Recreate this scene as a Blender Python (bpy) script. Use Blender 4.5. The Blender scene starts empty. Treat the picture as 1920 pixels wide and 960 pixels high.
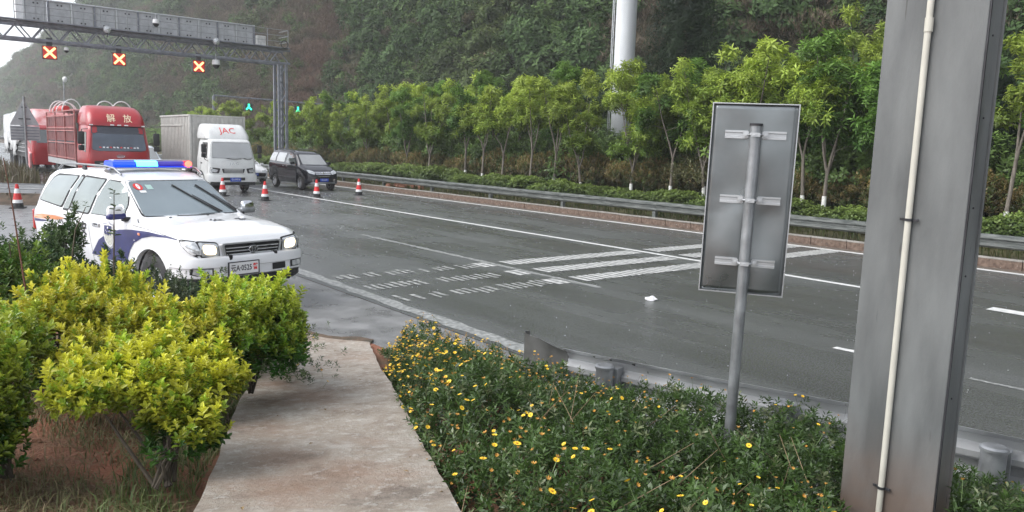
import bpy, bmesh, math, random
import numpy as np
from math import sin, cos, tan, pi, radians, sqrt, atan2
from mathutils import Vector, Matrix
from mathutils.bvhtree import BVHTree
from mathutils.geometry import tessellate_polygon
random.seed(7); RNG = np.random.default_rng(7)
D = bpy.data; SC = bpy.context.scene; COL = SC.collection

# ------------------------------------------------------------------ camera, sky, sun, exposure
cam = D.cameras.new('camera'); cam_o = D.objects.new('camera', cam); COL.objects.link(cam_o)
cam.sensor_width = 36; cam.lens = 1453.56 / 1920 * 36; cam.clip_start = .05; cam.clip_end = 6000
_a, _p, _r = radians(39.045), radians(7.956), radians(1.826)
_F = Vector((sin(_a)*cos(_p), cos(_a)*cos(_p), -sin(_p))); _R = Vector((cos(_a), -sin(_a), 0)); _U = _R.cross(_F)
_R2 = _R*cos(_r) + _U*sin(_r); _U2 = -_R*sin(_r) + _U*cos(_r)
_m = Matrix((_R2, _U2, -_F)).transposed().to_4x4(); _m.translation = Vector((0, 0, 2.33)); cam_o.matrix_world = _m
SC.camera = cam_o
W = D.worlds.new('World'); SC.world = W; W.use_nodes = True
nt = W.node_tree; bg = nt.nodes['Background']
sky = nt.nodes.new('ShaderNodeTexSky'); sky.sky_type = 'NISHITA'; sky.sun_disc = False
sky.sun_elevation = radians(48); sky.sun_rotation = radians(-70); sky.air_density = 1.0; sky.dust_density = 6.0; sky.altitude = 1500
hs = nt.nodes.new('ShaderNodeHueSaturation'); hs.inputs['Saturation'].default_value = .28; hs.inputs['Value'].default_value = 1.0
nt.links.new(sky.outputs[0], hs.inputs['Color']); nt.links.new(hs.outputs[0], bg.inputs['Color'])
bg.inputs['Strength'].default_value = .15
sun = D.lights.new('sun', 'SUN'); sun.energy = .8; sun.angle = radians(40); sun.color = (1, .99, .97)
sun_o = D.objects.new('sun', sun); COL.objects.link(sun_o)
_el, _az = radians(48), radians(-70)
_sd = Vector((sin(_az)*cos(_el), cos(_az)*cos(_el), sin(_el)))
sun_o.rotation_euler = _sd.to_track_quat('Z', 'Y').to_euler(); sun_o.location = (0, 0, 60)
SC.view_settings.view_transform = 'Standard'; SC.view_settings.look = 'None'
SC.view_settings.exposure = 1.27; SC.view_settings.gamma = 1
SC.cycles.max_bounces = 6; SC.cycles.volume_bounces = 2; SC.cycles.transparent_max_bounces = 8
SC.cycles.volume_step_rate = 4; SC.cycles.use_denoising = True

# ------------------------------------------------------------------ helpers
def link(o, parent=None):
    COL.objects.link(o)
    if parent is not None: o.parent = parent
    return o
def tag(o, label=None, cat=None, group=None, kind=None):
    if label: o['label'] = label
    if cat: o['category'] = cat
    if group: o['group'] = group
    if kind: o['kind'] = kind
    return o
def empty(name, loc=(0, 0, 0), rz=0, label=None, cat=None, group=None, scale=1):
    o = D.objects.new(name, None); o.location = loc; o.rotation_euler = (0, 0, rz); o.scale = (scale,)*3
    o.empty_display_size = .2
    return tag(link(o), label, cat, group)
def copy_tree(o, parent=None):
    c = o.copy(); COL.objects.link(c)
    if parent is not None: c.parent = parent
    for ch in list(o.children): copy_tree(ch, c)
    return c
_mats = {}
def mat(name, col, rough=.6, metal=0., var=.15, scale=6., bump=0., bscale=40., coat=0., col2=None, emit=None, estr=0, spec=.5, stretch=None, rvar=0., detail=4):
    if name in _mats: return _mats[name]
    m = D.materials.new(name); m.use_nodes = True; t = m.node_tree; N = t.nodes; L = t.links
    b = N['Principled BSDF']; b.inputs['Roughness'].default_value = rough; b.inputs['Metallic'].default_value = metal
    b.inputs['Coat Weight'].default_value = coat; b.inputs['Coat Roughness'].default_value = .05; b.inputs['Specular IOR Level'].default_value = spec
    tc = N.new('ShaderNodeTexCoord'); mp = N.new('ShaderNodeMapping'); L.new(tc.outputs['Object'], mp.inputs[0])
    if stretch: mp.inputs['Scale'].default_value = stretch
    n = N.new('ShaderNodeTexNoise'); n.inputs['Scale'].default_value = scale; n.inputs['Detail'].default_value = detail; L.new(mp.outputs[0], n.inputs['Vector'])
    r = N.new('ShaderNodeValToRGB'); L.new(n.outputs[0], r.inputs[0])
    c2 = col2 if col2 else tuple(min(1, c*(1+var)) for c in col); c1 = col if col2 else tuple(c*(1-var) for c in col)
    r.color_ramp.elements[0].position = .35; r.color_ramp.elements[1].position = .65
    r.color_ramp.elements[0].color = (*c1, 1); r.color_ramp.elements[1].color = (*c2, 1)
    L.new(r.outputs[0], b.inputs['Base Color'])
    if rvar:
        mr = N.new('ShaderNodeMapRange'); mr.inputs['To Min'].default_value = max(.02, rough-rvar); mr.inputs['To Max'].default_value = rough+rvar
        mr.inputs['From Min'].default_value = .3; mr.inputs['From Max'].default_value = .7
        L.new(n.outputs[0], mr.inputs[0]); L.new(mr.outputs[0], b.inputs['Roughness'])
    if bump:
        n2 = N.new('ShaderNodeTexNoise'); n2.inputs['Scale'].default_value = bscale; n2.inputs['Detail'].default_value = 3; L.new(mp.outputs[0], n2.inputs['Vector'])
        bp = N.new('ShaderNodeBump'); bp.inputs['Strength'].default_value = bump; bp.inputs['Distance'].default_value = .02
        L.new(n2.outputs[0], bp.inputs['Height']); L.new(bp.outputs[0], b.inputs['Normal'])
    if emit: b.inputs['Emission Color'].default_value = (*emit, 1); b.inputs['Emission Strength'].default_value = estr
    _mats[name] = m
    return m
def foliage_mat(name, trans=.35, rough=.45, tint=(1, 1, 1), zone=None, attr=True, base=(.05, .09, .02), spec=.4):
    m = D.materials.new(name); m.use_nodes = True; t = m.node_tree; N = t.nodes; L = t.links
    b = N['Principled BSDF']; b.inputs['Roughness'].default_value = rough; b.inputs['Specular IOR Level'].default_value = spec
    if attr:
        a = N.new('ShaderNodeAttribute'); a.attribute_name = 'col'; src = a.outputs['Color']
    else:
        rgb = N.new('ShaderNodeRGB'); rgb.outputs[0].default_value = (*base, 1); src = rgb.outputs[0]
    if zone:   # large patches of another growth over the hillside, in world space
        g = N.new('ShaderNodeNewGeometry'); n = N.new('ShaderNodeTexNoise'); n.inputs['Scale'].default_value = zone[0]; n.inputs['Detail'].default_value = 3
        L.new(g.outputs['Position'], n.inputs['Vector'])
        r = N.new('ShaderNodeValToRGB'); r.color_ramp.elements[0].position = zone[1]; r.color_ramp.elements[1].position = zone[1]+.14
        r.color_ramp.elements[0].color = (1, 1, 1, 1); r.color_ramp.elements[1].color = (*zone[2], 1); L.new(n.outputs[0], r.inputs[0])
        mx = N.new('ShaderNodeMix'); mx.data_type = 'RGBA'; mx.blend_type = 'MULTIPLY'; mx.inputs[0].default_value = 1
        L.new(src, mx.inputs[6]); L.new(r.outputs[0], mx.inputs[7]); src = mx.outputs[2]
    oi = N.new('ShaderNodeObjectInfo'); h = N.new('ShaderNodeHueSaturation'); mr = N.new('ShaderNodeMapRange'); mr.inputs['To Min'].default_value = .8; mr.inputs['To Max'].default_value = 1.2
    L.new(oi.outputs['Random'], mr.inputs[0]); L.new(mr.outputs[0], h.inputs['Value']); L.new(src, h.inputs['Color']); src = h.outputs[0]
    L.new(src, b.inputs['Base Color'])
    tr = N.new('ShaderNodeBsdfTranslucent'); L.new(src, tr.inputs[0]); ms = N.new('ShaderNodeMixShader'); ms.inputs[0].default_value = trans
    L.new(b.outputs[0], ms.inputs[1]); L.new(tr.outputs[0], ms.inputs[2]); L.new(ms.outputs[0], N['Material Output'].inputs[0])
    return m
class MB:
    def __init__(s): s.v = []; s.f = []
    def add(s, v, f):
        o = len(s.v); s.v += [tuple(p) for p in v]; s.f += [tuple(i+o for i in q) for q in f]; return s
    def box(s, c, d, rz=0, rx=0, ry=0, top=1.):
        R = Matrix.Rotation(rz, 3, 'Z') @ Matrix.Rotation(ry, 3, 'Y') @ Matrix.Rotation(rx, 3, 'X')
        v = [Vector(c) + R @ Vector((x*d[0]/2*(top if z > 0 else 1), y*d[1]/2*(top if z > 0 else 1), z*d[2]/2)) for x, y, z in
             ((-1,-1,-1),(1,-1,-1),(1,1,-1),(-1,1,-1),(-1,-1,1),(1,-1,1),(1,1,1),(-1,1,1))]
        return s.add(v, [(3,2,1,0),(4,5,6,7),(0,1,5,4),(1,2,6,5),(2,3,7,6),(3,0,4,7)])
    def rod(s, p0, p1, r0, r1=None, n=8):
        return s.tube([p0, p1], [r0, r0 if r1 is None else r1], n)
    def tube(s, pts, r, n=8, closed=False):
        pts = [Vector(p) for p in pts]; r = r if isinstance(r, (list, tuple)) else [r]*len(pts); v = []; f = []
        up = None; K = len(pts)
        for i, p in enumerate(pts):
            if closed: d = pts[(i+1) % K]-pts[i-1]
            else: d = pts[min(i+1, K-1)]-pts[max(i-1, 0)]
            d.normalize()
            if up is None: up = Vector((0, 0, 1)) if abs(d.z) < .9 else Vector((1, 0, 0))
            a = d.cross(up).normalized(); b = a.cross(d).normalized(); up = b
            for k in range(n):
                t = 2*pi*k/n; v.append(p + a*cos(t)*r[i] + b*sin(t)*r[i])
        M = K if closed else K-1
        for i in range(M):
            for k in range(n):
                j = (i+1) % K; f.append((i*n+k, i*n+(k+1) % n, j*n+(k+1) % n, j*n+k))
        if not closed: f.append(tuple(range(n-1, -1, -1))); f.append(tuple((K-1)*n+k for k in range(n)))
        return s.add(v, f)
    def lathe(s, prof, c=(0, 0, 0), axis='z', n=24, closed=False):
        v = []; f = []
        for r, h in prof:
            for k in range(n):
                t = 2*pi*k/n; q = (r*cos(t), r*sin(t), h)
                if axis == 'y': q = (q[0], h, q[1])
                if axis == 'x': q = (h, q[0], q[1])
                v.append((q[0]+c[0], q[1]+c[1], q[2]+c[2]))
        m = len(prof)
        for i in range(m if closed else m-1):
            for k in range(n):
                j = (i+1) % m; f.append((i*n+k, i*n+(k+1) % n, j*n+(k+1) % n, j*n+k))
        if not closed:
            f.append(tuple(range(n-1, -1, -1))); f.append(tuple((m-1)*n+k for k in range(n)))
        return s.add(v, f)
    def prism(s, poly, fn, h):    # poly 2d, fn(u,v,w)->xyz, w 0..h
        n = len(poly); v = [fn(a, b, 0) for a, b in poly]+[fn(a, b, h) for a, b in poly]
        return s.add(v, [tuple(range(n-1, -1, -1)), tuple(range(n, 2*n))]+[(i, (i+1) % n, n+(i+1) % n, n+i) for i in range(n)])
    def sweep(s, path, prof, closedprof=False, cap=True):
        # path: list of (x,y) or (x,y,z); prof: list of (side,z): side>0 = right hand of travel
        P = [Vector((*p, 0)) if len(p) == 2 else Vector(p) for p in path]; v = []; f = []; m = len(prof)
        for i, p in enumerate(P):
            d = (P[min(i+1, len(P)-1)]-P[max(i-1, 0)]); d.z = 0; d.normalize(); r = Vector((d.y, -d.x, 0))
            for a, z in prof: v.append(p + r*a + Vector((0, 0, z)))
        K = m if closedprof else m-1
        for i in range(len(P)-1):
            for k in range(K):
                k2 = (k+1) % m; f.append((i*m+k, (i+1)*m+k, (i+1)*m+k2, i*m+k2))
        if closedprof and cap: f.append(tuple(range(m))); f.append(tuple((len(P)-1)*m+k for k in range(m-1, -1, -1)))
        return s.add(v, f)
    def build(s, name, m, parent=None, smooth=None, bevel=0, fix=True):
        me = D.meshes.new(name); me.from_pydata(s.v, [], s.f)
        if fix:
            b = bmesh.new(); b.from_mesh(me); bmesh.ops.recalc_face_normals(b, faces=b.faces)
            if bevel: bmesh.ops.bevel(b, geom=b.edges, offset=bevel, segments=2, affect='EDGES', profile=.5, clamp_overlap=True)
            b.to_mesh(me); b.free()
        if m: me.materials.append(m)
        if smooth is not None:
            me.shade_smooth(); me.set_sharp_from_angle(angle=radians(smooth))
        me.update()
        return link(D.objects.new(name, me), parent)
def inst(o, loc, parent=None, rz=0, scale=None):
    c = o.copy(); COL.objects.link(c)
    if parent is not None: c.parent = parent
    c.location = loc; c.rotation_euler = (0, 0, rz)
    if scale: c.scale = scale
    return c
def arr_mesh(name, V, F, m, parent=None, col=None, smooth=False):
    """fast mesh of equal-size faces from numpy arrays"""
    me = D.meshes.new(name); nf, k = F.shape
    me.vertices.add(len(V)); me.vertices.foreach_set('co', V.astype(np.float32).ravel())
    me.loops.add(nf*k); me.loops.foreach_set('vertex_index', F.astype(np.int32).ravel())
    me.polygons.add(nf); me.polygons.foreach_set('loop_start', np.arange(0, nf*k, k, dtype=np.int32))
    me.polygons.foreach_set('loop_total', np.full(nf, k, dtype=np.int32))
    if smooth: me.polygons.foreach_set('use_smooth', np.ones(nf, dtype=bool))
    if col is not None:
        a = me.attributes.new('col', 'FLOAT_COLOR', 'POINT'); c4 = np.ones((len(V), 4), np.float32); c4[:, :3] = col; a.data.foreach_set('color', c4.ravel())
    me.update(calc_edges=True); me.validate()
    if m: me.materials.append(m)
    return link(D.objects.new(name, me), parent)
def grid_sheet(name, xs, ys, zf, m, kind='structure', smooth=True, parent=None):
    X, Y = np.meshgrid(xs, ys, indexing='ij'); Z = zf(X, Y); V = np.stack([X, Y, Z], -1).reshape(-1, 3)
    ny = len(ys); i = np.arange(len(xs)-1)[:, None]*ny+np.arange(ny-1)[None, :]; i = i.ravel()
    F = np.stack([i, i+ny, i+ny+1, i+1], -1)
    o = arr_mesh(name, V, F, m, parent, smooth=smooth)
    if kind: o['kind'] = kind
    return o

# ---- leaves
def leaf(l, w, fold=.25, curve=.2, wide=.5):
    """one leaf, base at origin, growing along +x: 6 verts, 2 quads"""
    V = np.array([[0, 0, 0], [l*.35, w*.5, w*fold], [l*(wide+.25), w*.42, w*fold-curve*l*.3], [l, 0, -curve*l], [l*(wide+.25), -w*.42, w*fold-curve*l*.3], [l*.35, -w*.5, w*fold]])
    return V, np.array([[0, 1, 2, 3], [0, 3, 4, 5]])
def quadleaf(l, w, curve=.2):
    V = np.array([[0, 0, 0], [l*.5, w*.5, 0], [l, 0, -curve*l], [l*.5, -w*.5, 0]]); return V, np.array([[0, 1, 2, 3]])
def rotm(az, el, roll=0):
    """leaf direction az about z, el above horizon"""
    return np.array(Matrix.Rotation(az, 3, 'Z') @ Matrix.Rotation(-el, 3, 'Y') @ Matrix.Rotation(roll, 3, 'X'))
def sprig(n, l, w, h, el0, el1, rng, six=True, curve=.2, fold=.25):
    """n leaves spiralling up a stem of height h; lower leaves el0, top leaves el1"""
    Vs = []; Fs = []; T = []
    for i in range(n):
        t = i/max(1, n-1); s = (1-.35*abs(t-.4))*rng.uniform(.8, 1.15)
        V, F = (leaf(l*s, w*s, fold, curve) if six else quadleaf(l*s, w*s, curve))
        V = V @ rotm(i*2.4+rng.uniform(-.4, .4), el0+(el1-el0)*t+rng.uniform(-.15, .15), rng.uniform(-.4, .4)).T + np.array([0, 0, h*t])
        Fs.append(F+len(Vs)*len(V)); Vs.append(V); T.append(np.full(len(V), .85+.3*t*rng.uniform(.8, 1.1)))
    return np.concatenate(Vs), np.concatenate(Fs), np.concatenate(T)
def basis(dirs, spin):
    d = dirs/np.linalg.norm(dirs, axis=1, keepdims=True); ref = np.where(np.abs(d[:, 2:3]) < .95, np.array([[0, 0, 1.]]), np.array([[1., 0, 0]]))
    a = np.cross(ref, d); a /= np.linalg.norm(a, axis=1, keepdims=True); b = np.cross(d, a)
    a2 = a*np.cos(spin)[:, None]+b*np.sin(spin)[:, None]; b2 = -a*np.sin(spin)[:, None]+b*np.cos(spin)[:, None]
    return np.stack([a2, b2, d], -1)     # columns
def scatter(temps, P, dirs, scl, cols, rng):
    VV = []; FF = []; CC = []; off = 0; which = rng.integers(0, len(temps), len(P)); B = basis(dirs, rng.uniform(0, 2*pi, len(P)))
    for k, (V, F, T) in enumerate(temps):
        ix = np.where(which == k)[0]
        if not len(ix): continue
        v = np.einsum('nij,mj->nmi', B[ix], V)*scl[ix][:, None, None]+P[ix][:, None, :]
        f = F[None]+(np.arange(len(ix))*len(V))[:, None, None]+off
        c = cols[ix][:, None, :]*T[None, :, None]
        VV.append(v.reshape(-1, 3)); FF.append(f.reshape(-1, F.shape[1])); CC.append(c.reshape(-1, 3)); off += len(ix)*len(V)
    return np.concatenate(VV), np.concatenate(FF), np.concatenate(CC)
def blob_points(blobs, n, rng, lo=.7, hi=1.05, under=-.35):
    """points in the outer shell of a union of ellipsoids (c, r); returns P, outward normal"""
    C = np.array([b[0] for b in blobs], float); R = np.array([b[1] for b in blobs], float)
    area = (R[:, 0]*R[:, 1]+R[:, 1]*R[:, 2]+R[:, 0]*R[:, 2]); k = rng.choice(len(blobs), n*3, p=area/area.sum())
    u = rng.normal(size=(n*3, 3)); u /= np.linalg.norm(u, axis=1, keepdims=True); rad = rng.uniform(lo, hi, n*3)
    P = C[k]+u*R[k]*rad[:, None]; N = u/R[k]; N /= np.linalg.norm(N, axis=1, keepdims=True)
    keep = u[:, 2] > under
    for j in range(len(blobs)):
        q = ((P-C[j])/R[j]); keep &= ~(((q**2).sum(1) < lo*lo*.9) & (k != j))
    ix = np.where(keep)[0][:n]
    return P[ix], N[ix]

# ---- vehicles
def patch_fn(bvh):
    def P(axis, u, v, off):
        o, d = {'R': (Vector((u, -9, v)), Vector((0, 1, 0))), 'L': (Vector((u, 9, v)), Vector((0, -1, 0))), 'F': (Vector((9, u, v)), Vector((-1, 0, 0))),
                'B': (Vector((-19, u, v)), Vector((1, 0, 0))), 'T': (Vector((u, v, 9)), Vector((0, 0, -1)))}[axis]
        h = bvh.ray_cast(o, d)
        if h[0] is None: return None
        return h[0]-d*off
    return P
def patch(P, axis, poly, off, name, m, parent, cuts=3, thick=.004, holes=None):
    """lay a 2d outline on the body surface, a little proud of it, with its own thickness"""
    b = bmesh.new(); vs = [b.verts.new((a, c, 0)) for a, c in poly]
    tri = tessellate_polygon([[Vector((a, c, 0)) for a, c in poly]])
    for t in tri: b.faces.new([vs[i] for i in t])
    if cuts: bmesh.ops.subdivide_edges(b, edges=b.edges, cuts=cuts, use_grid_fill=True); bmesh.ops.triangulate(b, faces=b.faces)
    last = None
    for v in b.verts:
        q = P(axis, v.co.x, v.co.y, off)
        if q is None:
            q = Vector((v.co.x, 0, v.co.y)) if axis in 'RL' else Vector((0, v.co.x, v.co.y)); i = 1 if axis in 'RL' else 0
            q[i] = last[i] if last else 0
        v.co = q; last = q
    bmesh.ops.recalc_face_normals(b, faces=b.faces)
    me = D.meshes.new(name); b.to_mesh(me); b.free(); me.materials.append(m); me.shade_smooth()
    return link(D.objects.new(name, me), parent)
def rrect(x0, x1, z0, z1, r=.05, n=3):
    o = []
    for cx, cz, a0 in ((x1-r, z1-r, 0), (x0+r, z1-r, 90), (x0+r, z0+r, 180), (x1-r, z0+r, 270)):
        for k in range(n+1): a = radians(a0+90*k/n); o.append((cx+r*cos(a), cz+r*sin(a)))
    return o
def rpoly(poly, r=.05, n=3):
    """round the corners of a polygon"""
    out = []; K = len(poly)
    for i in range(K):
        p = Vector(poly[i]); a = Vector(poly[i-1])-p; c = Vector(poly[(i+1) % K])-p
        ra = min(r, a.length*.45); rc = min(r, c.length*.45); s = p+a.normalized()*ra; e = p+c.normalized()*rc
        for k in range(n+1): t = k/n; q = s*(1-t)**2+p*2*t*(1-t)+e*t*t; out.append((q.x, q.y))
    return out
def grow(poly, d):
    c = Vector((sum(p[0] for p in poly)/len(poly), sum(p[1] for p in poly)/len(poly))); o = []
    for p in poly:
        v = Vector(p)-c; o.append(tuple(c+v*(1+d/max(.05, v.length))))
    return o
def text_faces(s, size, sx=1., bold=0):
    cu = D.curves.new('t', 'FONT'); cu.body = s; cu.size = size; cu.align_x = 'CENTER'; cu.align_y = 'CENTER'; cu.offset = bold; cu.resolution_u = 2
    o = D.objects.new('t', cu); COL.objects.link(o); dg = bpy.context.evaluated_depsgraph_get(); dg.update()
    me = D.meshes.new_from_object(o.evaluated_get(dg)); D.objects.remove(o); D.curves.remove(cu)
    v = [(p.co.x*sx, p.co.y) for p in me.vertices]; f = [tuple(p.vertices) for p in me.polygons]; D.meshes.remove(me)
    return v, f
def text_on(P, axis, s, size, c, name, m, parent, off=.008, sx=1., bold=0, flip=1):
    v, f = text_faces(s, size, sx, bold); out = []
    for a, b in v:
        q = P(axis, c[0]+(a if axis != 'T' else b*flip), c[1]+(b if axis != 'T' else a), off)
        out.append(q if q is not None else (out[-1] if out else Vector((0, 0, 0))))
    mb = MB(); mb.add(out, f); o = mb.build(name, m, parent, fix=False); return o
def text_flat(s, size, M, name, m, parent, sx=1., bold=0):
    v, f = text_faces(s, size, sx, bold); mb = MB(); mb.add([M @ Vector((a, b, 0)) for a, b in v], f); return mb.build(name, m, parent, fix=False)
def interp(tab, x): return float(np.interp(x, [t[0] for t in tab], [t[1] for t in tab]))
def car_body(T, xs, arches, name, m, parent, sharp=40):
    """T: tables sill, belt, top, wl, wb, wt; lofts a closed body shell"""
    xs = set(xs); R = arches[0][2]
    for xc, zc, R in arches:
        for k in range(0, 13): xs.add(round(xc-R*cos(pi*k/12), 4))
    xs = sorted(xs); rows = []
    for x in xs:
        zs = interp(T['sill'], x)
        for xc, zc, R in arches:
            if abs(x-xc) < R: zs = max(zs, zc+sqrt(max(0, R*R-(x-xc)**2)))
        zb, zt, wl, wb, wt = (interp(T[k], x) for k in ('belt', 'top', 'wl', 'wb', 'wt')); d = zt-zb; cr = interp(T.get('crown', [(0, .03)]), x)
        bz = lambda f: zs+(zb-zs)*f
        h = [(0, zs), (wl*.7, zs), (wl-.01, zs), (wl+.005, zs+.02), (wl+(wb-wl)*.5+.012, bz(.4)), (wb+.012, bz(.72)), (wb+.006, bz(.93)), (wb-.01, zb),
             (wb-.03*min(1, d/.2), zb+.07*d), (wb+(wt-wb)*.5+.012*min(1, d/.3), zb+.5*d), (wt+.012, zb+.86*d), (wt-.012, zb+.95*d), (wt-.07, zb+d*.995+cr*.15), (wt*.55, zt+cr*.75), (0, zt+cr)]
        ring = [(x, -y, z) for y, z in h[1:]][::1]; ring = [(x, -y, z) for y, z in h]+[(x, y, z) for y, z in h[-2:0:-1]]
        rows.append(ring)
    n = len(rows[0]); mb = MB(); v = [p for r in rows for p in r]; f = []
    for i in range(len(rows)-1):
        for k in range(n): f.append((i*n+k, i*n+(k+1) % n, (i+1)*n+(k+1) % n, (i+1)*n+k))
    f.append(tuple(range(n))); f.append(tuple((len(rows)-1)*n+k for k in range(n-1, -1, -1)))
    mb.add(v, f); o = mb.build(name, m, parent, smooth=sharp)
    bm = bmesh.new(); bm.from_mesh(o.data); bvh = BVHTree.FromBMesh(bm); bm.free()
    return o, patch_fn(bvh)
def cab_body(levels, name, m, parent, nseg=5, sharp=35):
    """levels: (z, x_back, x_front, half width, corner radius, front bulge); vertical loft with rounded front corners"""
    rows = []
    for z, xb, xf, w, r, bl in levels:
        ring = [(xb, w, z), (xb, -w, z)]
        for k in range(nseg+1):
            a = -pi/2+pi/2*k/nseg; ring.append((xf-r+r*cos(a), -w+r+r*sin(a), z))
        for y in (-.55, -.2, .2, .55): ring.append((xf+bl*(1-(y/1.0)**2), y*(w-r)/.9 if abs(y) > .3 else y*(w-r), z))
        for k in range(nseg+1):
            a = pi/2*k/nseg; ring.append((xf-r+r*cos(a), w-r+r*sin(a), z))
        rows.append(ring)
    n = len(rows[0]); v = [p for r in rows for p in r]; f = [tuple(range(n)), tuple((len(rows)-1)*n+k for k in range(n-1, -1, -1))]
    for i in range(len(rows)-1):
        for k in range(n): f.append((i*n+k, i*n+(k+1) % n, (i+1)*n+(k+1) % n, (i+1)*n+k))
    mb = MB(); mb.add(v, f); o = mb.build(name, m, parent, smooth=sharp)
    bm = bmesh.new(); bm.from_mesh(o.data); bvh = BVHTree.FromBMesh(bm); bm.free()
    return o, patch_fn(bvh)
def make_wheel(parent, x, y, R, w, rimr, side, spokes=6, rim_m=None, tyre_m=None, steer=0):
    e = D.objects.new('wheel', None); link(e, parent); e.location = (x, y, R); e.rotation_euler = (0, 0, steer); e.empty_display_size = .1
    s = side   # outer side sign (y)
    prof = [(rimr, -w*.42), (rimr+.02, -w*.5), (R-.05, -w*.5), (R-.015, -w*.42), (R, -w*.3), (R, w*.3), (R-.015, w*.42), (R-.05, w*.5), (rimr+.02, w*.5), (rimr, w*.42)]
    t = MB(); t.lathe(prof, axis='y', n=28, closed=True); t.build('tyre', tyre_m or M['tyre'], e, smooth=35)
    r = MB(); r.lathe([(rimr+.005, s*w*.44), (rimr-.02, s*w*.44), (rimr-.035, s*w*.2), (rimr-.03, -s*w*.4), (rimr+.005, -s*w*.4)], axis='y', n=28, closed=True)
    r.lathe([(.001, s*w*.40), (rimr*.22, s*w*.40), (rimr*.26, s*w*.30), (rimr*.26, s*w*.1), (.001, s*w*.1)], axis='y', n=14)
    for k in range(spokes):
        a = 2*pi*k/spokes; L = rimr-.03
        r.add([Vector((cos(a)*q[0]-sin(a)*q[1], s*q[2], sin(a)*q[0]+cos(a)*q[1])) for q in
               ((.05, -.045, w*.34), (L, -.03, w*.33), (L, .03, w*.33), (.05, .045, w*.34), (.05, -.045, w*.2), (L, -.03, w*.22), (L, .03, w*.22), (.05, .045, w*.2))],
              [(0, 1, 2, 3), (7, 6, 5, 4), (0, 4, 5, 1), (3, 2, 6, 7), (1, 5, 6, 2)])
    r.build('rim', rim_m or M['alloy'], e, smooth=30)
    k = MB(); k.lathe([(.001, -s*w*.1), (rimr-.03, -s*w*.1), (rimr-.03, -s*w*.2), (.001, -s*w*.2)], axis='y', n=20); k.build('brake_disc', M['darkmetal'], e)
    return e
def ring_strip(x, z, R0, R1, y0, y1, a0, a1, n=18):
    """arch lip: from angle a0..a1 (deg), outer face at y1"""
    mb = MB(); v = []; f = []
    for k in range(n+1):
        a = radians(a0+(a1-a0)*k/n)
        for R, y in ((R0, y0), (R0, y1), (R1, y1), (R1+.02, y0)): v.append((x+R*cos(a), y, z+R*sin(a)))
    for k in range(n):
        for j in range(3): f.append((k*4+j, k*4+j+1, (k+1)*4+j+1, (k+1)*4+j))
    return mb.add(v, f)

M = {}
M['tyre'] = mat('tyre_rubber', (.022, .022, .023), .7, var=.3, scale=14)
M['alloy'] = mat('alloy_metal', (.55, .56, .58), .32, 1., var=.1, rvar=.1)
M['darkmetal'] = mat('dark_metal', (.05, .05, .055), .5, .4, var=.3)
M['white_paint'] = mat('white_car_paint', (.80, .81, .82), .22, var=.03, scale=3, coat=.6, rvar=.06)
M['truck_white'] = mat('truck_white_paint', (.70, .71, .70), .35, var=.07, scale=3, coat=.3)
M['black_paint'] = mat('black_car_paint', (.008, .009, .014), .14, var=.3, scale=3, coat=.35)
M['red_paint'] = mat('red_truck_paint', (.36, .012, .018), .3, var=.12, scale=2, coat=.4)
M['red_stake'] = mat('faded_red_steel', (.13, .03, .03), .6, var=.3, scale=4, col2=(.20, .055, .055))
M['glass'] = mat('window_glass', (.07, .085, .085), .05, .0, var=.15, scale=1.2, coat=1., spec=1.)
M['ws_glass'] = mat('windscreen_glass', (.30, .36, .38), .07, .6, var=.15, scale=.8, coat=1., spec=.8)
M['ws_light'] = mat('bright_windscreen_glass', (.42, .43, .42), .10, .5, var=.12, scale=.9, coat=1., spec=.8)
M['side_glass'] = mat('side_window_glass', (.15, .19, .18), .05, .45, var=.25, scale=1.0, coat=1., spec=.8)
M['black'] = mat('black_plastic', (.02, .02, .022), .5, var=.2)
M['rubber'] = mat('rubber_trim', (.015, .015, .016), .6, var=.2)
M['chrome'] = mat('chrome', (.75, .76, .78), .14, 1., var=.05)
M['lens'] = mat('lamp_lens', (.55, .57, .58), .12, .35, var=.3, scale=20, coat=1.)
M['warm_lamp'] = mat('lit_headlamp', (.9, .8, .6), .3, emit=(1., .78, .48), estr=1.5, var=.2, scale=12)
M['navy'] = mat('navy_vinyl', (.018, .022, .13), .35, var=.15, coat=.3)
M['ink'] = mat('black_vinyl', (.02, .02, .025), .5)
M['white_vinyl'] = mat('white_vinyl', (.8, .8, .8), .5, var=.03)
M['grey_vinyl'] = mat('grey_vinyl', (.42, .43, .48), .4, var=.15)
M['orange_vinyl'] = mat('orange_vinyl', (.75, .28, .12), .45, var=.15, scale=3, col2=(.80, .45, .3))
M['red_vinyl'] = mat('red_vinyl', (.65, .03, .03), .4)
M['plate_blue'] = mat('blue_plate', (.02, .07, .42), .4)
M['steel'] = mat('galvanised_steel', (.30, .31, .32), .42, .6, var=.2, scale=9, rvar=.12, bump=.05)
M['steel_lt'] = mat('bright_galvanised_steel', (.50, .51, .52), .36, .55, var=.10, scale=3, rvar=.1)
M['rail_old'] = mat('weathered_rail_steel', (.09, .10, .095), .38, .3, var=.25, scale=7, col2=(.19, .20, .19), rvar=.12, stretch=(1, .4, 3))
M['gantry'] = mat('gantry_grey_steel', (.21, .22, .25), .5, .3, var=.2, scale=4)
M['cabinet'] = mat('cabinet_grey_steel', (.42, .43, .44), .5, .15, var=.1, scale=5)
M['cone_red'] = mat('cone_red', (.62, .03, .03), .5, var=.15)
M['cone_white'] = mat('cone_white', (.75, .75, .75), .45, var=.06)

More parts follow.
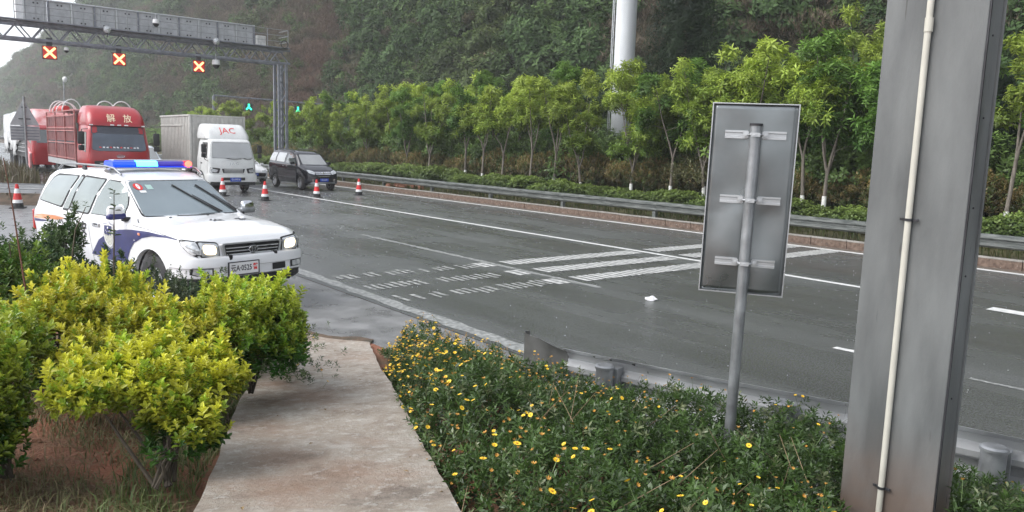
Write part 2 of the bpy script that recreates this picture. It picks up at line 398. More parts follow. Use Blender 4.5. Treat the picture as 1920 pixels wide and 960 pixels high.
# ------------------------------------------------------------------ ground, roads, banks, hills
def sstep(a, b, t): t = np.clip((t-a)/(b-a), 0, 1); return t*t*(3-2*t)
BND = np.array([(5.45, -12), (5.3, 1), (4.8, 3), (4.35, 5), (4.25, 6.5), (4.37, 7.9), (3.77, 9.0), (2.6, 9.5), (1.2, 10.9), (-2, 16), (-8, 24), (-40, 30)], float)
def bank_d(X, Y):
    """distance inside the bank from its edge (negative on the pavement)"""
    X = np.asarray(X, float); Y = np.asarray(Y, float); dm = np.full(X.shape, 1e9); ins = np.zeros(X.shape, bool)
    for a, b in zip(BND[:-1], BND[1:]):
        d = b-a; t = np.clip(((X-a[0])*d[0]+(Y-a[1])*d[1])/(d@d), 0, 1); dm = np.minimum(dm, np.hypot(X-a[0]-t*d[0], Y-a[1]-t*d[1]))
    poly = np.vstack([BND, [(-40, -12)]])
    for a, b in zip(poly, np.roll(poly, -1, 0)):
        c = ((a[1] > Y) != (b[1] > Y)); xx = (b[0]-a[0])*(Y-a[1])/np.where(b[1] == a[1], 1e-9, b[1]-a[1])+a[0]; ins ^= c & (X < xx)
    return np.where(ins, dm, -dm)
def lat(x, y):
    """how far a point lies to the right of the footpath's middle line"""
    x = np.asarray(x, float); y = np.asarray(y, float); m = MIDP; best = np.full(x.shape, 1e9); sg_ = np.zeros(x.shape)
    for a, b in zip(m[:-1], m[1:]):
        d = b-a; t = np.clip(((x-a[0])*d[0]+(y-a[1])*d[1])/(d@d), 0, 1); q = np.hypot(x-a[0]-t*d[0], y-a[1]-t*d[1]); c = -(d[0]*(y-a[1])-d[1]*(x-a[0]))/np.linalg.norm(d)
        k = q < best; best = np.where(k, q, best); sg_ = np.where(k, np.where(c > 0, -1, 1), sg_)
    return best*sg_
MIDP = np.array([(3.95, 8.3), (3.4, 7.0), (2.75, 5.9), (2.3, 5.0), (1.85, 4.1), (1.5, 3.4), (1.3, 2.8), (1.1, 2.2), (.8, 1.4), (.5, .4)])
def bank_z(X, Y):
    d = bank_d(X, Y); c_ = np.clip(d/5, 0, 1); f_ = sstep(.45, 1.0, lat(X, Y)); return np.where(d > 0, .01+.77*((1-f_)*c_**1.1+f_*(1-(1-c_)**2.6))+.03*np.sin(X*3.1)*np.sin(Y*2.7)*np.clip(d, 0, 1), -.05)
def path_z(X, Y):
    s = np.hypot(np.asarray(X)-4.07, np.asarray(Y)-8.47); return .012+.775*np.clip(s/6.3, 0, 1)**1.15
def wet_asphalt():
    m = D.materials.new('wet_asphalt'); m.use_nodes = True; t = m.node_tree; N = t.nodes; L = t.links; b = N['Principled BSDF']
    g = N.new('ShaderNodeNewGeometry'); mp = N.new('ShaderNodeMapping'); mp.inputs['Scale'].default_value = (.9, .07, 1); L.new(g.outputs['Position'], mp.inputs[0])
    n1 = N.new('ShaderNodeTexNoise'); n1.inputs['Scale'].default_value = 1.0; n1.inputs['Detail'].default_value = 5; n1.inputs['Roughness'].default_value = .65; L.new(mp.outputs[0], n1.inputs['Vector'])
    n2 = N.new('ShaderNodeTexNoise'); n2.inputs['Scale'].default_value = 55; n2.inputs['Detail'].default_value = 3; n2.inputs['Roughness'].default_value = .8; L.new(g.outputs['Position'], n2.inputs['Vector'])
    n3 = N.new('ShaderNodeTexNoise'); n3.inputs['Scale'].default_value = .35; n3.inputs['Detail'].default_value = 4; L.new(g.outputs['Position'], n3.inputs['Vector'])
    vo = N.new('ShaderNodeTexVoronoi'); vo.inputs['Scale'].default_value = 42; L.new(g.outputs['Position'], vo.inputs['Vector'])
    cr = N.new('ShaderNodeValToRGB'); cr.color_ramp.elements[0].color = (.006, .008, .0075, 1); cr.color_ramp.elements[1].color = (.185, .192, .19, 1)
    cr.color_ramp.elements[0].position = .3; cr.color_ramp.elements[1].position = .75
    ad = N.new('ShaderNodeMath'); ad.operation = 'MULTIPLY_ADD'; ad.inputs[1].default_value = .75; L.new(n2.outputs[0], ad.inputs[0])
    sc2 = N.new('ShaderNodeMath'); sc2.operation = 'MULTIPLY'; sc2.inputs[1].default_value = .28; L.new(n1.outputs[0], sc2.inputs[0]); L.new(sc2.outputs[0], ad.inputs[2])
    L.new(ad.outputs[0], cr.inputs[0]); L.new(cr.outputs[0], b.inputs['Base Color'])
    mr = N.new('ShaderNodeMapRange'); mr.inputs['From Min'].default_value = .38; mr.inputs['From Max'].default_value = .62; mr.inputs['To Min'].default_value = .12; mr.inputs['To Max'].default_value = .40
    av = N.new('ShaderNodeMath'); av.operation = 'MULTIPLY_ADD'; av.inputs[1].default_value = .5; L.new(n3.outputs[0], av.inputs[0])
    h2 = N.new('ShaderNodeMath'); h2.operation = 'MULTIPLY'; h2.inputs[1].default_value = .5; L.new(n1.outputs[0], h2.inputs[0]); L.new(h2.outputs[0], av.inputs[2])
    L.new(av.outputs[0], mr.inputs[0]); L.new(mr.outputs[0], b.inputs['Roughness'])
    bp = N.new('ShaderNodeBump'); bp.inputs['Strength'].default_value = .5; bp.inputs['Distance'].default_value = .009; L.new(vo.outputs['Distance'], bp.inputs['Height'])
    bp2 = N.new('ShaderNodeBump'); bp2.inputs['Strength'].default_value = .10; bp2.inputs['Distance'].default_value = .03
    n4 = N.new('ShaderNodeTexNoise'); n4.inputs['Scale'].default_value = 7; n4.inputs['Detail'].default_value = 4; L.new(g.outputs['Position'], n4.inputs['Vector']); L.new(n4.outputs[0], bp2.inputs['Height'])
    L.new(bp.outputs[0], bp2.inputs['Normal']); L.new(bp2.outputs[0], b.inputs['Normal']); b.inputs['Specular IOR Level'].default_value = .9
    return m
ASPH = wet_asphalt()
M['pale_pave'] = mat('wet_pale_pavement', (.13, .13, .13), .34, var=.3, scale=2.2, bump=.4, bscale=90, col2=(.24, .24, .24), rvar=.14, spec=.7, detail=8)
M['earth'] = mat('brown_earth', (.06, .05, .035), .9, var=.3, scale=5, bump=.8, bscale=30, col2=(.14, .095, .065), detail=8)
M['red_soil'] = mat('bank_soil', (.13, .085, .05), .9, scale=1.6, bump=1, bscale=45, col2=(.30, .12, .07), detail=8)
M['paint'] = mat('road_paint', (.60, .61, .60), .4, var=.1, scale=9, col2=(.78, .78, .76))
M['worn_paint'] = mat('worn_road_paint', (.16, .165, .165), .35, scale=14, col2=(.42, .43, .42), detail=8)
M['bar_paint'] = mat('rumble_bar_paint', (.36, .37, .36), .45, scale=11, col2=(.66, .66, .64), detail=6)
M['concrete'] = mat('kerb_concrete', (.22, .21, .19), .75, scale=6, col2=(.34, .32, .29), bump=.3)
M['kerb'] = mat('dirty_kerb_stone', (.085, .055, .04), .8, scale=11, col2=(.20, .14, .105), bump=.9, bscale=45, detail=8)
def path_mat():
    m = D.materials.new('worn_concrete_path'); m.use_nodes = True; t = m.node_tree; N = t.nodes; L = t.links; b = N['Principled BSDF']
    g = N.new('ShaderNodeNewGeometry')
    def noise(s, d, r=.6): n = N.new('ShaderNodeTexNoise'); n.inputs['Scale'].default_value = s; n.inputs['Detail'].default_value = d; n.inputs['Roughness'].default_value = r; L.new(g.outputs['Position'], n.inputs['Vector']); return n
    a = noise(2.3, 10, .80); c = noise(13, 9, .8); e = noise(60, 3, .6); f = noise(.9, 5)
    r = N.new('ShaderNodeValToRGB'); E = r.color_ramp.elements; E[0].position = .34; E[0].color = (.19, .155, .125, 1); E[1].position = .64; E[1].color = (.54, .51, .46, 1)
    x = E.new(.48); x.color = (.36, .305, .25, 1); x2 = E.new(.57); x2.color = (.43, .385, .33, 1)
    L.new(a.outputs[0], r.inputs[0])
    r2 = N.new('ShaderNodeValToRGB'); r2.color_ramp.elements[0].position = .53; r2.color_ramp.elements[1].position = .60; r2.color_ramp.elements[0].color = (0, 0, 0, 1); L.new(c.outputs[0], r2.inputs[0])
    m1 = N.new('ShaderNodeMix'); m1.data_type = 'RGBA'; m1.inputs[7].default_value = (.62, .61, .57, 1); L.new(r.outputs[0], m1.inputs[6])
    fm = N.new('ShaderNodeMath'); fm.operation = 'MULTIPLY'; fm.inputs[1].default_value = .6; L.new(r2.outputs[0], fm.inputs[0]); L.new(fm.outputs[0], m1.inputs[0])
    r3 = N.new('ShaderNodeValToRGB'); r3.color_ramp.elements[0].position = .52; r3.color_ramp.elements[1].position = .70; r3.color_ramp.elements[0].color = (0, 0, 0, 1); L.new(f.outputs[0], r3.inputs[0])
    m2 = N.new('ShaderNodeMix'); m2.data_type = 'RGBA'; m2.inputs[7].default_value = (.30, .165, .10, 1); L.new(m1.outputs[2], m2.inputs[6])
    fm2 = N.new('ShaderNodeMath'); fm2.operation = 'MULTIPLY'; fm2.inputs[1].default_value = .55; L.new(r3.outputs[0], fm2.inputs[0]); L.new(fm2.outputs[0], m2.inputs[0])
    L.new(m2.outputs[2], b.inputs['Base Color']); b.inputs['Roughness'].default_value = .62
    ad = N.new('ShaderNodeMath'); ad.operation = 'MULTIPLY_ADD'; ad.inputs[1].default_value = .35; L.new(e.outputs[0], ad.inputs[0]); L.new(c.outputs[0], ad.inputs[2])
    bp = N.new('ShaderNodeBump'); bp.inputs['Strength'].default_value = .9; bp.inputs['Distance'].default_value = .03; L.new(ad.outputs[0], bp.inputs['Height']); L.new(bp.outputs[0], b.inputs['Normal'])
    return m
flat = lambda z: (lambda X, Y: np.full(X.shape, float(z)))
grid_sheet('ground', [-680, 800], [-110, 1110], flat(-.15), M['earth'])
grid_sheet('road', [5.5, 19.18], [-60, 120, 900], flat(0), ASPH)
grid_sheet('shoulder_pavement', [-60, 5.5], [-60, 120, 900], flat(-.006), M['pale_pave'])
xs = np.arange(-12, 6.01, .12); ys = np.arange(-2, 20.01, .12)
def bz(X, Y):
    z = bank_z(X, Y)
    on = (np.abs(lat(X, Y)) < .62) & (Y < 8.9); return np.where(on, np.minimum(z, path_z(X, Y)-.06), z)
grid_sheet('bank', xs, ys, bz, M['red_soil'])
grid_sheet('bank_far_side', np.arange(-40, -11.9, 1), np.arange(-10, 30, 1), lambda X, Y: bank_z(X, Y)-.02, M['red_soil'])
# the concrete footpath (edges wander, slight widening to the road)
PL = np.array([[3.74, 8.848], [3.425, 8.257], [3.033, 7.662], [2.449, 6.571], [1.806, 5.242], [1.3, 4.052], [0.956, 3.281], [0.817, 2.972], [0.628, 2.582]]+[[.2, 1.6], [-.1, .6]]); PR_ = np.array([[4.193, 7.712], [3.898, 7.075], [3.516, 6.257], [3.131, 5.366], [2.808, 4.651], [2.462, 3.929], [2.117, 3.189], [1.843, 2.57], [1.745, 2.313], [1.583, 1.891]]+[[1.35, 1.2], [1.1, .2]])
def resample(P, n):
    d = np.r_[0, np.cumsum(np.hypot(*np.diff(P, axis=0).T))]; t = np.linspace(0, d[-1], n); return np.stack([np.interp(t, d, P[:, 0]), np.interp(t, d, P[:, 1])], -1)
mb = MB(); n = 46; top = []; EL = resample(PL, n+1); ER = resample(PR_, n+1)
for i in range(n+1):
    a_, b_ = EL[i]+.005*sin(i*1.9)*np.array([.9, -.4]), ER[i]+.005*sin(i*2.3+1)*np.array([.9, -.4])
    for k in range(9):
        q = a_+(b_-a_)*k/8; top.append((q[0], q[1], float(path_z(*q))+.006*sin(q[0]*5+q[1]*3)))
    for q, e_ in ((a_, -1), (b_, 1)): o_ = (b_-a_)/np.linalg.norm(b_-a_)*.002*e_; top.append((q[0]+o_[0], q[1]+o_[1], float(path_z(*q))-.14))
f = []
for i in range(n):
    a = i*11; b = a+11
    for k in range(8): f.append((a+k, a+k+1, b+k+1, b+k))
    f.append((a+9, a, b, b+9)); f.append((a+8, a+10, b+10, b+8))
f.append((0, 9, 10, 8, 7, 6, 5, 4, 3, 2, 1))
mb.add(top, f); mb.build('footpath', path_mat(), smooth=40)['kind'] = 'structure'
# loose dirt swept against the foot of the path
rng = np.random.default_rng(3); mb = MB()
P = []
for i in range(26):
    t = i/25; px = 3.70+t*.62; py = 9.05-t*1.35+.08*sin(t*9)
    w = .13+.07*sin(t*7+1)
    P.append((px, py, w))
v = []; f = []
for px, py, w in P:
    for k, q in enumerate((-1, -.4, .2, 1)): v.append((px+.62*q*w, py+.78*q*w+.16, (.002, .02, .024, .001)[k]+.006*random.random()))
for i in range(25):
    for k in range(3): f.append((i*4+k, i*4+k+1, (i+1)*4+k+1, (i+1)*4+k))
mb.add(v, f); tag(mb.build('dirt_strip', M['earth'], smooth=60), kind='structure')
lf = random.Random(12); LM = mat('dead_leaf', (.16, .10, .05), .8, scale=20, col2=(.28, .20, .09))
mb = MB()
for i in range(90):
    x = lf.uniform(.6, 4.1); y = lf.uniform(2.6, 8.3); l_ = float(lat(x, y))
    if abs(l_) > .62 or lf.random() > .25+abs(l_)*1.2: continue
    z = float(path_z(x, y))+.014; a = lf.uniform(0, 6.28); r_ = lf.uniform(.008, .02)
    mb.add([(x+r_*cos(a), y+r_*sin(a), z), (x+r_*.5*cos(a+1.6), y+r_*.5*sin(a+1.6), z+.006), (x-r_*cos(a), y-r_*sin(a), z), (x+r_*.5*cos(a-1.6), y+r_*.5*sin(a-1.6), z+.004)], [(0, 1, 2, 3)])
tag(mb.build('fallen_leaves', LM, fix=False), 'small dead leaves scattered on the footpath', None, None, 'stuff')
# painted lines
def strip(name, x0, x1, y0, y1, z, m, n=1, wob=0):
    mb = MB(); v = []; f = []
    for i in range(n+1):
        y = y0+(y1-y0)*i/n; v += [(x0+wob*(random.random()-.5), y, z), (x1+wob*(random.random()-.5), y, z)]
        if i: f.append((2*i-2, 2*i-1, 2*i+1, 2*i))
    mb.add(v, f); return tag(mb.build(name, m, fix=False), kind='structure')
strip('edge_line', 18.58, 18.80, -50, 300, .004, M['paint'], 200, .015)
strip('lane_line', 13.70, 13.88, 5.3, 300, .004, M['paint'], 150, .015)
strip('lane_line', 13.62, 13.95, -3, 4.7, .004, M['paint'], 20, .03)
strip('worn_lane_line', 9.36, 9.50, 9.2, 17.8, .004, M['worn_paint'], 60, .05)
strip('worn_lane_line', 9.0, 9.12, 4.1, 4.75, .004, M['paint'], 6, .04)
strip('worn_lane_line', 9.05, 9.12, -4, 3.2, .004, M['worn_paint'], 40, .05)
strip('worn_edge_line', 5.60, 5.83, 2, 60, .004, M['worn_paint'], 260, .07)
mb = MB(); mbn = MB(); rb = random.Random(5)
for yc in (10.05, 11.12, 12.18):
    x = 5.98
    while x < 18.5:
        near = x < 8.9
        if not (near and rb.random() < (.35 if x < 7 else .15)) and not (9.2 < x < 9.55) and not (13.55 < x < 14.0):
            w = .075 if near else .128; l = rb.uniform(.36, .48) if near else .5; o = rb.uniform(-.05, .05) if near else 0
            v = [(x, yc-l/2+o, .006), (x+w, yc-l/2+o, .006), (x+w, yc+l/2+o, .006), (x, yc+l/2+o, .006)]
            v = [(a+rb.uniform(-.012, .012), b+rb.uniform(-.02, .02), c) for a, b, c in v]; (mbn if near else mb).add(v, [(0, 1, 2, 3)])
        x += .145 if near else .17
tag(mb.build('rumble_markings', M['bar_paint'], fix=False), kind='structure'); tag(mbn.build('worn_rumble_markings', mat('worn_bar_paint', (.13, .135, .13), .4, scale=12, col2=(.52, .53, .51), detail=7), fix=False), kind='structure')
strip('pavement_joint', 4.72, 4.76, 6.3, 11.2, -.002, M['darkmetal'], 20, .02).rotation_euler = (0, 0, .10)
# kerb of the central reservation: stones with a pale cap, joints open
kerb = empty('kerb', (0, 0, 0)); kerb['kind'] = 'structure'
kb = MB(); kb.box((0, 0, .10), (.16, .985, .20)); k0 = kb.build('kerb_stone', M['kerb'], kerb, bevel=.008); k0.location = (19.27, -9.5, 0)
cb = MB(); cb.box((0, 0, .222), (.17, .99, .036)); c0 = cb.build('kerb_cap', M['concrete'], kerb, bevel=.006); c0.location = (19.268, -9.5, 0)
for i in range(1, 90):
    inst(k0, (19.27+random.uniform(-.006, .006), -9.5+i, random.uniform(-.004, .004)), kerb); inst(c0, (19.268+random.uniform(-.006, .006), -9.5+i, random.uniform(-.003, .003)), kerb)
gut = MB(); gut.box((19.02, 130, .006), (.34, 380, .012)); tag(gut.build('gutter_strip', mat('gutter_dirt', (.09, .075, .06), .6, scale=7, col2=(.16, .13, .105), detail=8), fix=False), kind='structure')
def med_z(X, Y): return .2+.45*sstep(19.35, 22.2, X)+.2*sstep(22, 27, X)-.2*sstep(27, 28.5, X)+.04*np.sin(X*2.1+Y*.7)*np.sin(Y*.9)
grid_sheet('median_ground', np.arange(19.34, 28.8, .35), np.arange(-12, 130, 1.), med_z, mat('median_grass_soil', (.05, .045, .022), .95, scale=1.5, col2=(.09, .085, .035), bump=.8))
grid_sheet('opposite_road', [28.6, 40.5], [-60, 900], flat(.58), ASPH)
def hill_z(X, Y):
    t = np.clip((X-40.5)/27, 0, 1.6); h = 43.5*(1-np.exp(-1.5*t))/(1-math.exp(-1.5)); h = np.where(t > 1, 43.5+(t-1)*5, h)
    g = 1+.10*np.sin(Y*.021+1.0)+.05*np.sin(Y*.067+2)+.10*np.sin(Y*.11+X*.05)*np.clip(t, 0, 1)*.6
    g = g*(1-.55*sstep(470, 640, Y)); w = 1.6*np.sin(Y*.23+X*.17)*np.clip(t*3, 0, 1)+1.0*np.sin(Y*.51-X*.33)*np.clip(t*3, 0, 1)
    return .5+h*g+w
hy = np.concatenate([np.arange(-90, 160, 2.5), np.arange(160, 700, 8)])
grid_sheet('hillside', np.concatenate([np.arange(40.4, 72, 1.6), [78, 95, 130]]), hy, hill_z, mat('hill_soil', (.025, .032, .015), .95, scale=.3, col2=(.045, .05, .025), bump=1, bscale=2))
def far_z(X, Y): return -2+(18+44*np.exp(-((X-40)/260)**2)+3*np.sin(X*.031)+2*np.sin(X*.09))*np.exp(-((Y-960)/110)**2)
grid_sheet('distant_hills', np.arange(-600, 760, 20), np.arange(700, 1100, 25), far_z, mat('distant_green', (.04, .06, .03), .95, scale=.02, col2=(.07, .09, .045)))
def gore_z(X, Y): e = sstep(29.9, 31.4, Y+X*.68-1.6)*(1-sstep(3.9, 5.3, X-(Y-29)*.012)); return -.03+.45*e+.04*e*np.sin(X*2)*np.sin(Y*1.7)
grid_sheet('gore_ground', np.arange(-24, 5.6, .4), np.arange(26, 64, .5), gore_z, M['earth'])

# ------------------------------------------------------------------ vegetation masters
FM = foliage_mat('tree_leaves'); FMH = foliage_mat('hill_leaves', trans=.2, rough=.7, zone=(.05, .52, (1.15, .9, .95)), spec=.2)
rng = np.random.default_rng(11)
def colmix(a, b, t, jit, rng):
    c = np.array(a)[None]*(1-t[:, None])+np.array(b)[None]*t[:, None]; return c*rng.uniform(1-jit, 1+jit, (len(t), 1))
M['bark'] = mat('grey_brown_bark', (.10, .085, .07), .9, scale=9, col2=(.20, .175, .145), stretch=(3, 3, .5), bump=.6)
M['twig'] = mat('dark_twig_bark', (.045, .035, .025), .9, scale=12, col2=(.085, .07, .05))
M['whitewash'] = mat('trunk_whitewash', (.66, .66, .62), .8, var=.12, scale=14)
def hill_clump(kind, rng, ls=1., q=1):
    if kind == 0:   # leafy bush
        T = [sprig(6, .30*ls, .15*ls, .12, .1, .9, rng, six=False) for _ in range(3)]
        bl = [((rng.uniform(-.5, .5), rng.uniform(-.5, .5), rng.uniform(.4, 1.1)), (rng.uniform(.5, .9), rng.uniform(.5, .9), rng.uniform(.4, .7))) for _ in range(5)]
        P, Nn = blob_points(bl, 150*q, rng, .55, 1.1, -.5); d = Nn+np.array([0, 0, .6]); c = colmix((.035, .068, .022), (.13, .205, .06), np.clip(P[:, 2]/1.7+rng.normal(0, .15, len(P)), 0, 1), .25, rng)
    elif kind == 1:   # brown dry scrub, fine upright twigs
        T = [sprig(7, .34, .035, .30, .6, 1.4, rng, six=False, curve=.05) for _ in range(3)]
        n = 150; P = np.stack([rng.normal(0, .7, n), rng.normal(0, .7, n), rng.uniform(0, .7, n)], -1); d = np.stack([rng.normal(0, .35, n), rng.normal(0, .35, n), np.ones(n)], -1)
        c = colmix((.09, .07, .052), (.17, .14, .095), rng.uniform(0, 1, n), .3, rng)
    elif kind == 2:   # tall darker tree crown
        T = [sprig(6, .34, .17, .15, -.1, .8, rng, six=False) for _ in range(3)]
        bl = [((rng.uniform(-.7, .7), rng.uniform(-.7, .7), rng.uniform(1.2, 2.8)), (rng.uniform(.6, 1.), rng.uniform(.6, 1.), rng.uniform(.5, .8))) for _ in range(7)]
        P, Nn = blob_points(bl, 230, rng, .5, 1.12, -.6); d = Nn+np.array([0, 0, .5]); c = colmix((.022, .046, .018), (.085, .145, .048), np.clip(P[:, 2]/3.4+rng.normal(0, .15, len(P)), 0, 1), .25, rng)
    else:   # mixed olive brush
        T = [sprig(6, .24*ls, .07*ls, .2, .3, 1.2, rng, six=False) for _ in range(3)]
        bl = [((rng.uniform(-.6, .6), rng.uniform(-.6, .6), rng.uniform(.2, .7)), (rng.uniform(.5, .9), rng.uniform(.5, .9), rng.uniform(.3, .5))) for _ in range(4)]
        P, Nn = blob_points(bl, 170*q, rng, .5, 1.2, -.3); d = Nn*.6+np.array([0, 0, 1]); c = colmix((.06, .065, .035), (.15, .15, .08), rng.uniform(0, 1, len(P)), .3, rng)
    return scatter(T, P, d, rng.uniform(.75, 1.3, len(P)), c, rng)
def master(nm, V, F, C, m):
    o = arr_mesh(nm, V, F, m, None, C); COL.objects.unlink(o); return o
def gn_scatter(name, masters, P, idx, scl, rot, kind='stuff', label=None):
    c = D.collections.new(name+'_kinds')
    for k, o in enumerate(masters): c.objects.link(o); o.name = '%s_%02d' % (name, k)
    me = D.meshes.new(name); me.vertices.add(len(P)); me.vertices.foreach_set('co', P.astype(np.float32).ravel())
    for nm, ty, a in (('idx', 'INT', idx), ('scl', 'FLOAT', scl), ('rz', 'FLOAT', rot)):
        at = me.attributes.new(nm, ty, 'POINT'); at.data.foreach_set('value', a.astype(np.int32 if ty == 'INT' else np.float32))
    o = link(D.objects.new(name, me)); g = D.node_groups.new(name, 'GeometryNodeTree')
    g.interface.new_socket('Geometry', in_out='INPUT', socket_type='NodeSocketGeometry'); g.interface.new_socket('Geometry', in_out='OUTPUT', socket_type='NodeSocketGeometry')
    N = g.nodes; L = g.links; gi = N.new('NodeGroupInput'); go = N.new('NodeGroupOutput'); ip = N.new('GeometryNodeInstanceOnPoints'); ci = N.new('GeometryNodeCollectionInfo')
    ci.inputs['Collection'].default_value = c; ci.inputs['Separate Children'].default_value = True; ci.inputs['Reset Children'].default_value = True
    def na(nm, ty): a = N.new('GeometryNodeInputNamedAttribute'); a.data_type = ty; a.inputs['Name'].default_value = nm; return [s for s in a.outputs if s.enabled and s.name == 'Attribute'][0]
    cx = N.new('ShaderNodeCombineXYZ'); L.new(na('rz', 'FLOAT'), cx.inputs[2]); ip.inputs['Pick Instance'].default_value = True
    L.new(gi.outputs[0], ip.inputs['Points']); L.new(ci.outputs[0], ip.inputs['Instance']); L.new(na('idx', 'INT'), ip.inputs['Instance Index']); L.new(cx.outputs[0], ip.inputs['Rotation']); L.new(na('scl', 'FLOAT'), ip.inputs['Scale'])
    L.new(ip.outputs[0], go.inputs[0]); md = o.modifiers.new('scatter', 'NODES'); md.node_group = g
    tag(o, label, None, None, kind); return o
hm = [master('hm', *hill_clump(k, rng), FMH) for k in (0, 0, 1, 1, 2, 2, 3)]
def hill_points():
    P = []; I = []; S = []
    def add(n, x0, x1, y0, y1, s0, s1):
        x = x0+(x1-x0)*rng.uniform(0, 1, n)**.9; y = rng.uniform(y0, y1, n); z = hill_z(x, y)-.15
        nz = np.sin(y*.085+x*.13)+np.sin(y*.031-x*.21+1.3)+rng.normal(0, .55, n); rel = (x-40)/26
        brown = np.where(y > 92, (nz+.9*(.5-rel)) > .0, np.where(y < 42, (nz > -1.3) & (rel > .12), nz > 1.15))
        i = np.where(brown, rng.choice([2, 3, 6, 2, 3, 1], n), rng.choice([0, 1, 4, 5, 0, 6], n)); s = rng.uniform(s0, s1, n)*np.where((i == 2) | (i == 3), 1.05, 1)
        P.append(np.stack([x, y, z], -1)); I.append(i); S.append(s)
    add(7500, 40.6, 70, -12, 110, .75, 1.5); add(4600, 41, 72, 110, 260, 1.0, 2.0); add(3200, 41, 74, 260, 660, 1.6, 3.0)
    return np.concatenate(P), np.concatenate(I), np.concatenate(S)
HP, HI, HS = hill_points()
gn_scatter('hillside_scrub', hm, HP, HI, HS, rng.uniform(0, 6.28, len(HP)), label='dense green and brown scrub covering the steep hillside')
# undergrowth behind the planted trees
def lighter(t, f): return t[0], t[1], t[2]*np.array(f)
um = [master('um', *lighter(hill_clump(k, rng, .42, 4), (1.15, 1.15, 1.0)), FM) for k in (0, 3, 0, 0)]
n = 1400; ux = rng.uniform(23.0, 28.4, n); uy = rng.uniform(-4, 120, n)**1.0; ui = rng.choice([0, 1, 2, 3, 0], n); us = rng.uniform(.6, 1.45, n)
gn_scatter('median_undergrowth', um, np.stack([ux, uy, med_z(ux, uy)-.05], -1), ui, us, rng.uniform(0, 6.28, n), label='loose green undergrowth behind the young trees')
# grass on the median strip, on the gore and on the near bank
def grass(name, P, h, c1, c2, m, rng, w=.012, lean=.5, label=None, parent=None):
    n = len(P); az = rng.uniform(0, 2*pi, n); ln = rng.normal(0, lean, n); hh = h*rng.uniform(.5, 1.3, n)
    dx = np.cos(az); dy = np.sin(az); V = np.zeros((n, 6, 3)); u = np.stack([-dy, dx, 0*dx], -1)*w*rng.uniform(.6, 1.3, n)[:, None]
    V[:, 0] = P-u; V[:, 1] = P+u; mid = P+np.stack([dx*ln*hh*.35, dy*ln*hh*.35, hh*.6], -1); tip = P+np.stack([dx*ln*hh, dy*ln*hh, hh*(.92-.25*np.clip(np.abs(ln), 0, 2))], -1)
    V[:, 2] = mid+u*.8; V[:, 3] = mid-u*.8; V[:, 4] = tip+u*.15; V[:, 5] = tip-u*.15
    F = (np.array([[0, 1, 2, 3], [3, 2, 4, 5]])[None]+(np.arange(n)*6)[:, None, None]).reshape(-1, 4); c = colmix(c1, c2, rng.uniform(0, 1, n), .25, rng)
    o = arr_mesh(name, V.reshape(-1, 3), F, m, parent, np.repeat(c, 6, 0)); tag(o, label, None, None, 'stuff'); return o
GM = foliage_mat('grass_blades', trans=.25, rough=.6)
n = 15000; gx = rng.uniform(19.4, 22, n); gy = rng.uniform(-3, 60, n)**1.0
grass('median_grass', np.stack([gx, gy, med_z(gx, gy)], -1), .28, (.11, .10, .035), (.07, .11, .03), GM, rng, .012, .5, 'rough yellow green grass behind the kerb')
n = 9000; gx = rng.uniform(-12, 5.0, n); gy = rng.uniform(30, 48, n); z = gore_z(gx, gy); k = z > .2
grass('gore_grass', np.stack([gx, gy, z], -1)[k], .75, (.13, .10, .07), (.10, .10, .05), GM, rng, .02, .35, 'tall dry brown weeds behind the left guardrail')
n = 70000; gx = rng.uniform(-2.0, 3.6, n); gy = rng.uniform(2.3, 9.2, n); dd = bank_d(gx, gy)
l = lat(gx, gy)
nz = np.sin(gx*2.6+1)*np.sin(gy*2.1)+.6*np.sin(gx*6.1+gy*4.2)+rng.normal(0, .45, n)
k = (dd > .15) & (l < -.55) & (nz > -.35)
gp = np.stack([gx, gy, bank_z(gx, gy)-.005], -1)[k]
grass('bank_grass', gp, .085, (.22, .165, .095), (.10, .125, .045), GM, rng, .0028, 1.3, 'dry straw coloured grass on the red soil bank')
k2 = (dd > .1) & (l < -.55) & (l > -.95) & (rng.uniform(0, 1, n) < .9)
grass('path_edge_grass', np.stack([gx, gy, bank_z(gx, gy)-.005], -1)[k2], .13, (.09, .14, .04), (.16, .20, .07), GM, rng, .003, .7, 'green grass tufts along the left edge of the footpath')
# stones and clods on the near bank
mb = MB()
for i in range(160):
    x = random.uniform(-.3, 1.6); y = random.uniform(2.6, 5.0); r = random.uniform(.006, .022)
    z = float(bank_z(np.array([x]), np.array([y]))[0])
    if lat(x, y) > -.62: continue
    mb.box((x, y, z+r*.3), (r*2*random.uniform(.7, 1.5), r*1.6, r*1.2), random.uniform(0, 3), random.uniform(-.3, .3), 0, .7)
tag(mb.build('soil_clods', M['red_soil'], bevel=.003), 'small clods and stones on the red soil', None, None, 'stuff')

# ------------------------------------------------------------------ guardrails
WP = [(0, .755), (-.03, .738), (-.083, .705), (-.083, .655), (-.012, .618), (-.012, .582), (-.083, .545), (-.083, .495), (-.03, .462), (0, .445)]
WPC = WP+[(a+.007, z) for a, z in reversed(WP)]
def rail_panel(name, path, m, parent, zoff=0):
    mb = MB(); mb.sweep([(p[0], p[1], zoff) for p in path], WPC, True); return mb.build(name, m, parent, smooth=50)
far = empty('guardrail', (19.3, 0, 0), 0, 'long weathered steel guardrail on the kerb of the planted central reservation', 'guardrail')
p0 = rail_panel('rail_panel', [(0, 0, .03), (0, 4.42, .03)], M['rail_old'], far); p0.location = (-.02, -10.0, 0)
pb = MB(); pb.box((.07, 0, .38), (.13, .13, .74)); pb.box((.0, 0, .63), (.10, .10, .16)); q0 = pb.build('rail_post', M['rail_old'], far, bevel=.008); q0.location = (0, -9.8, .0)
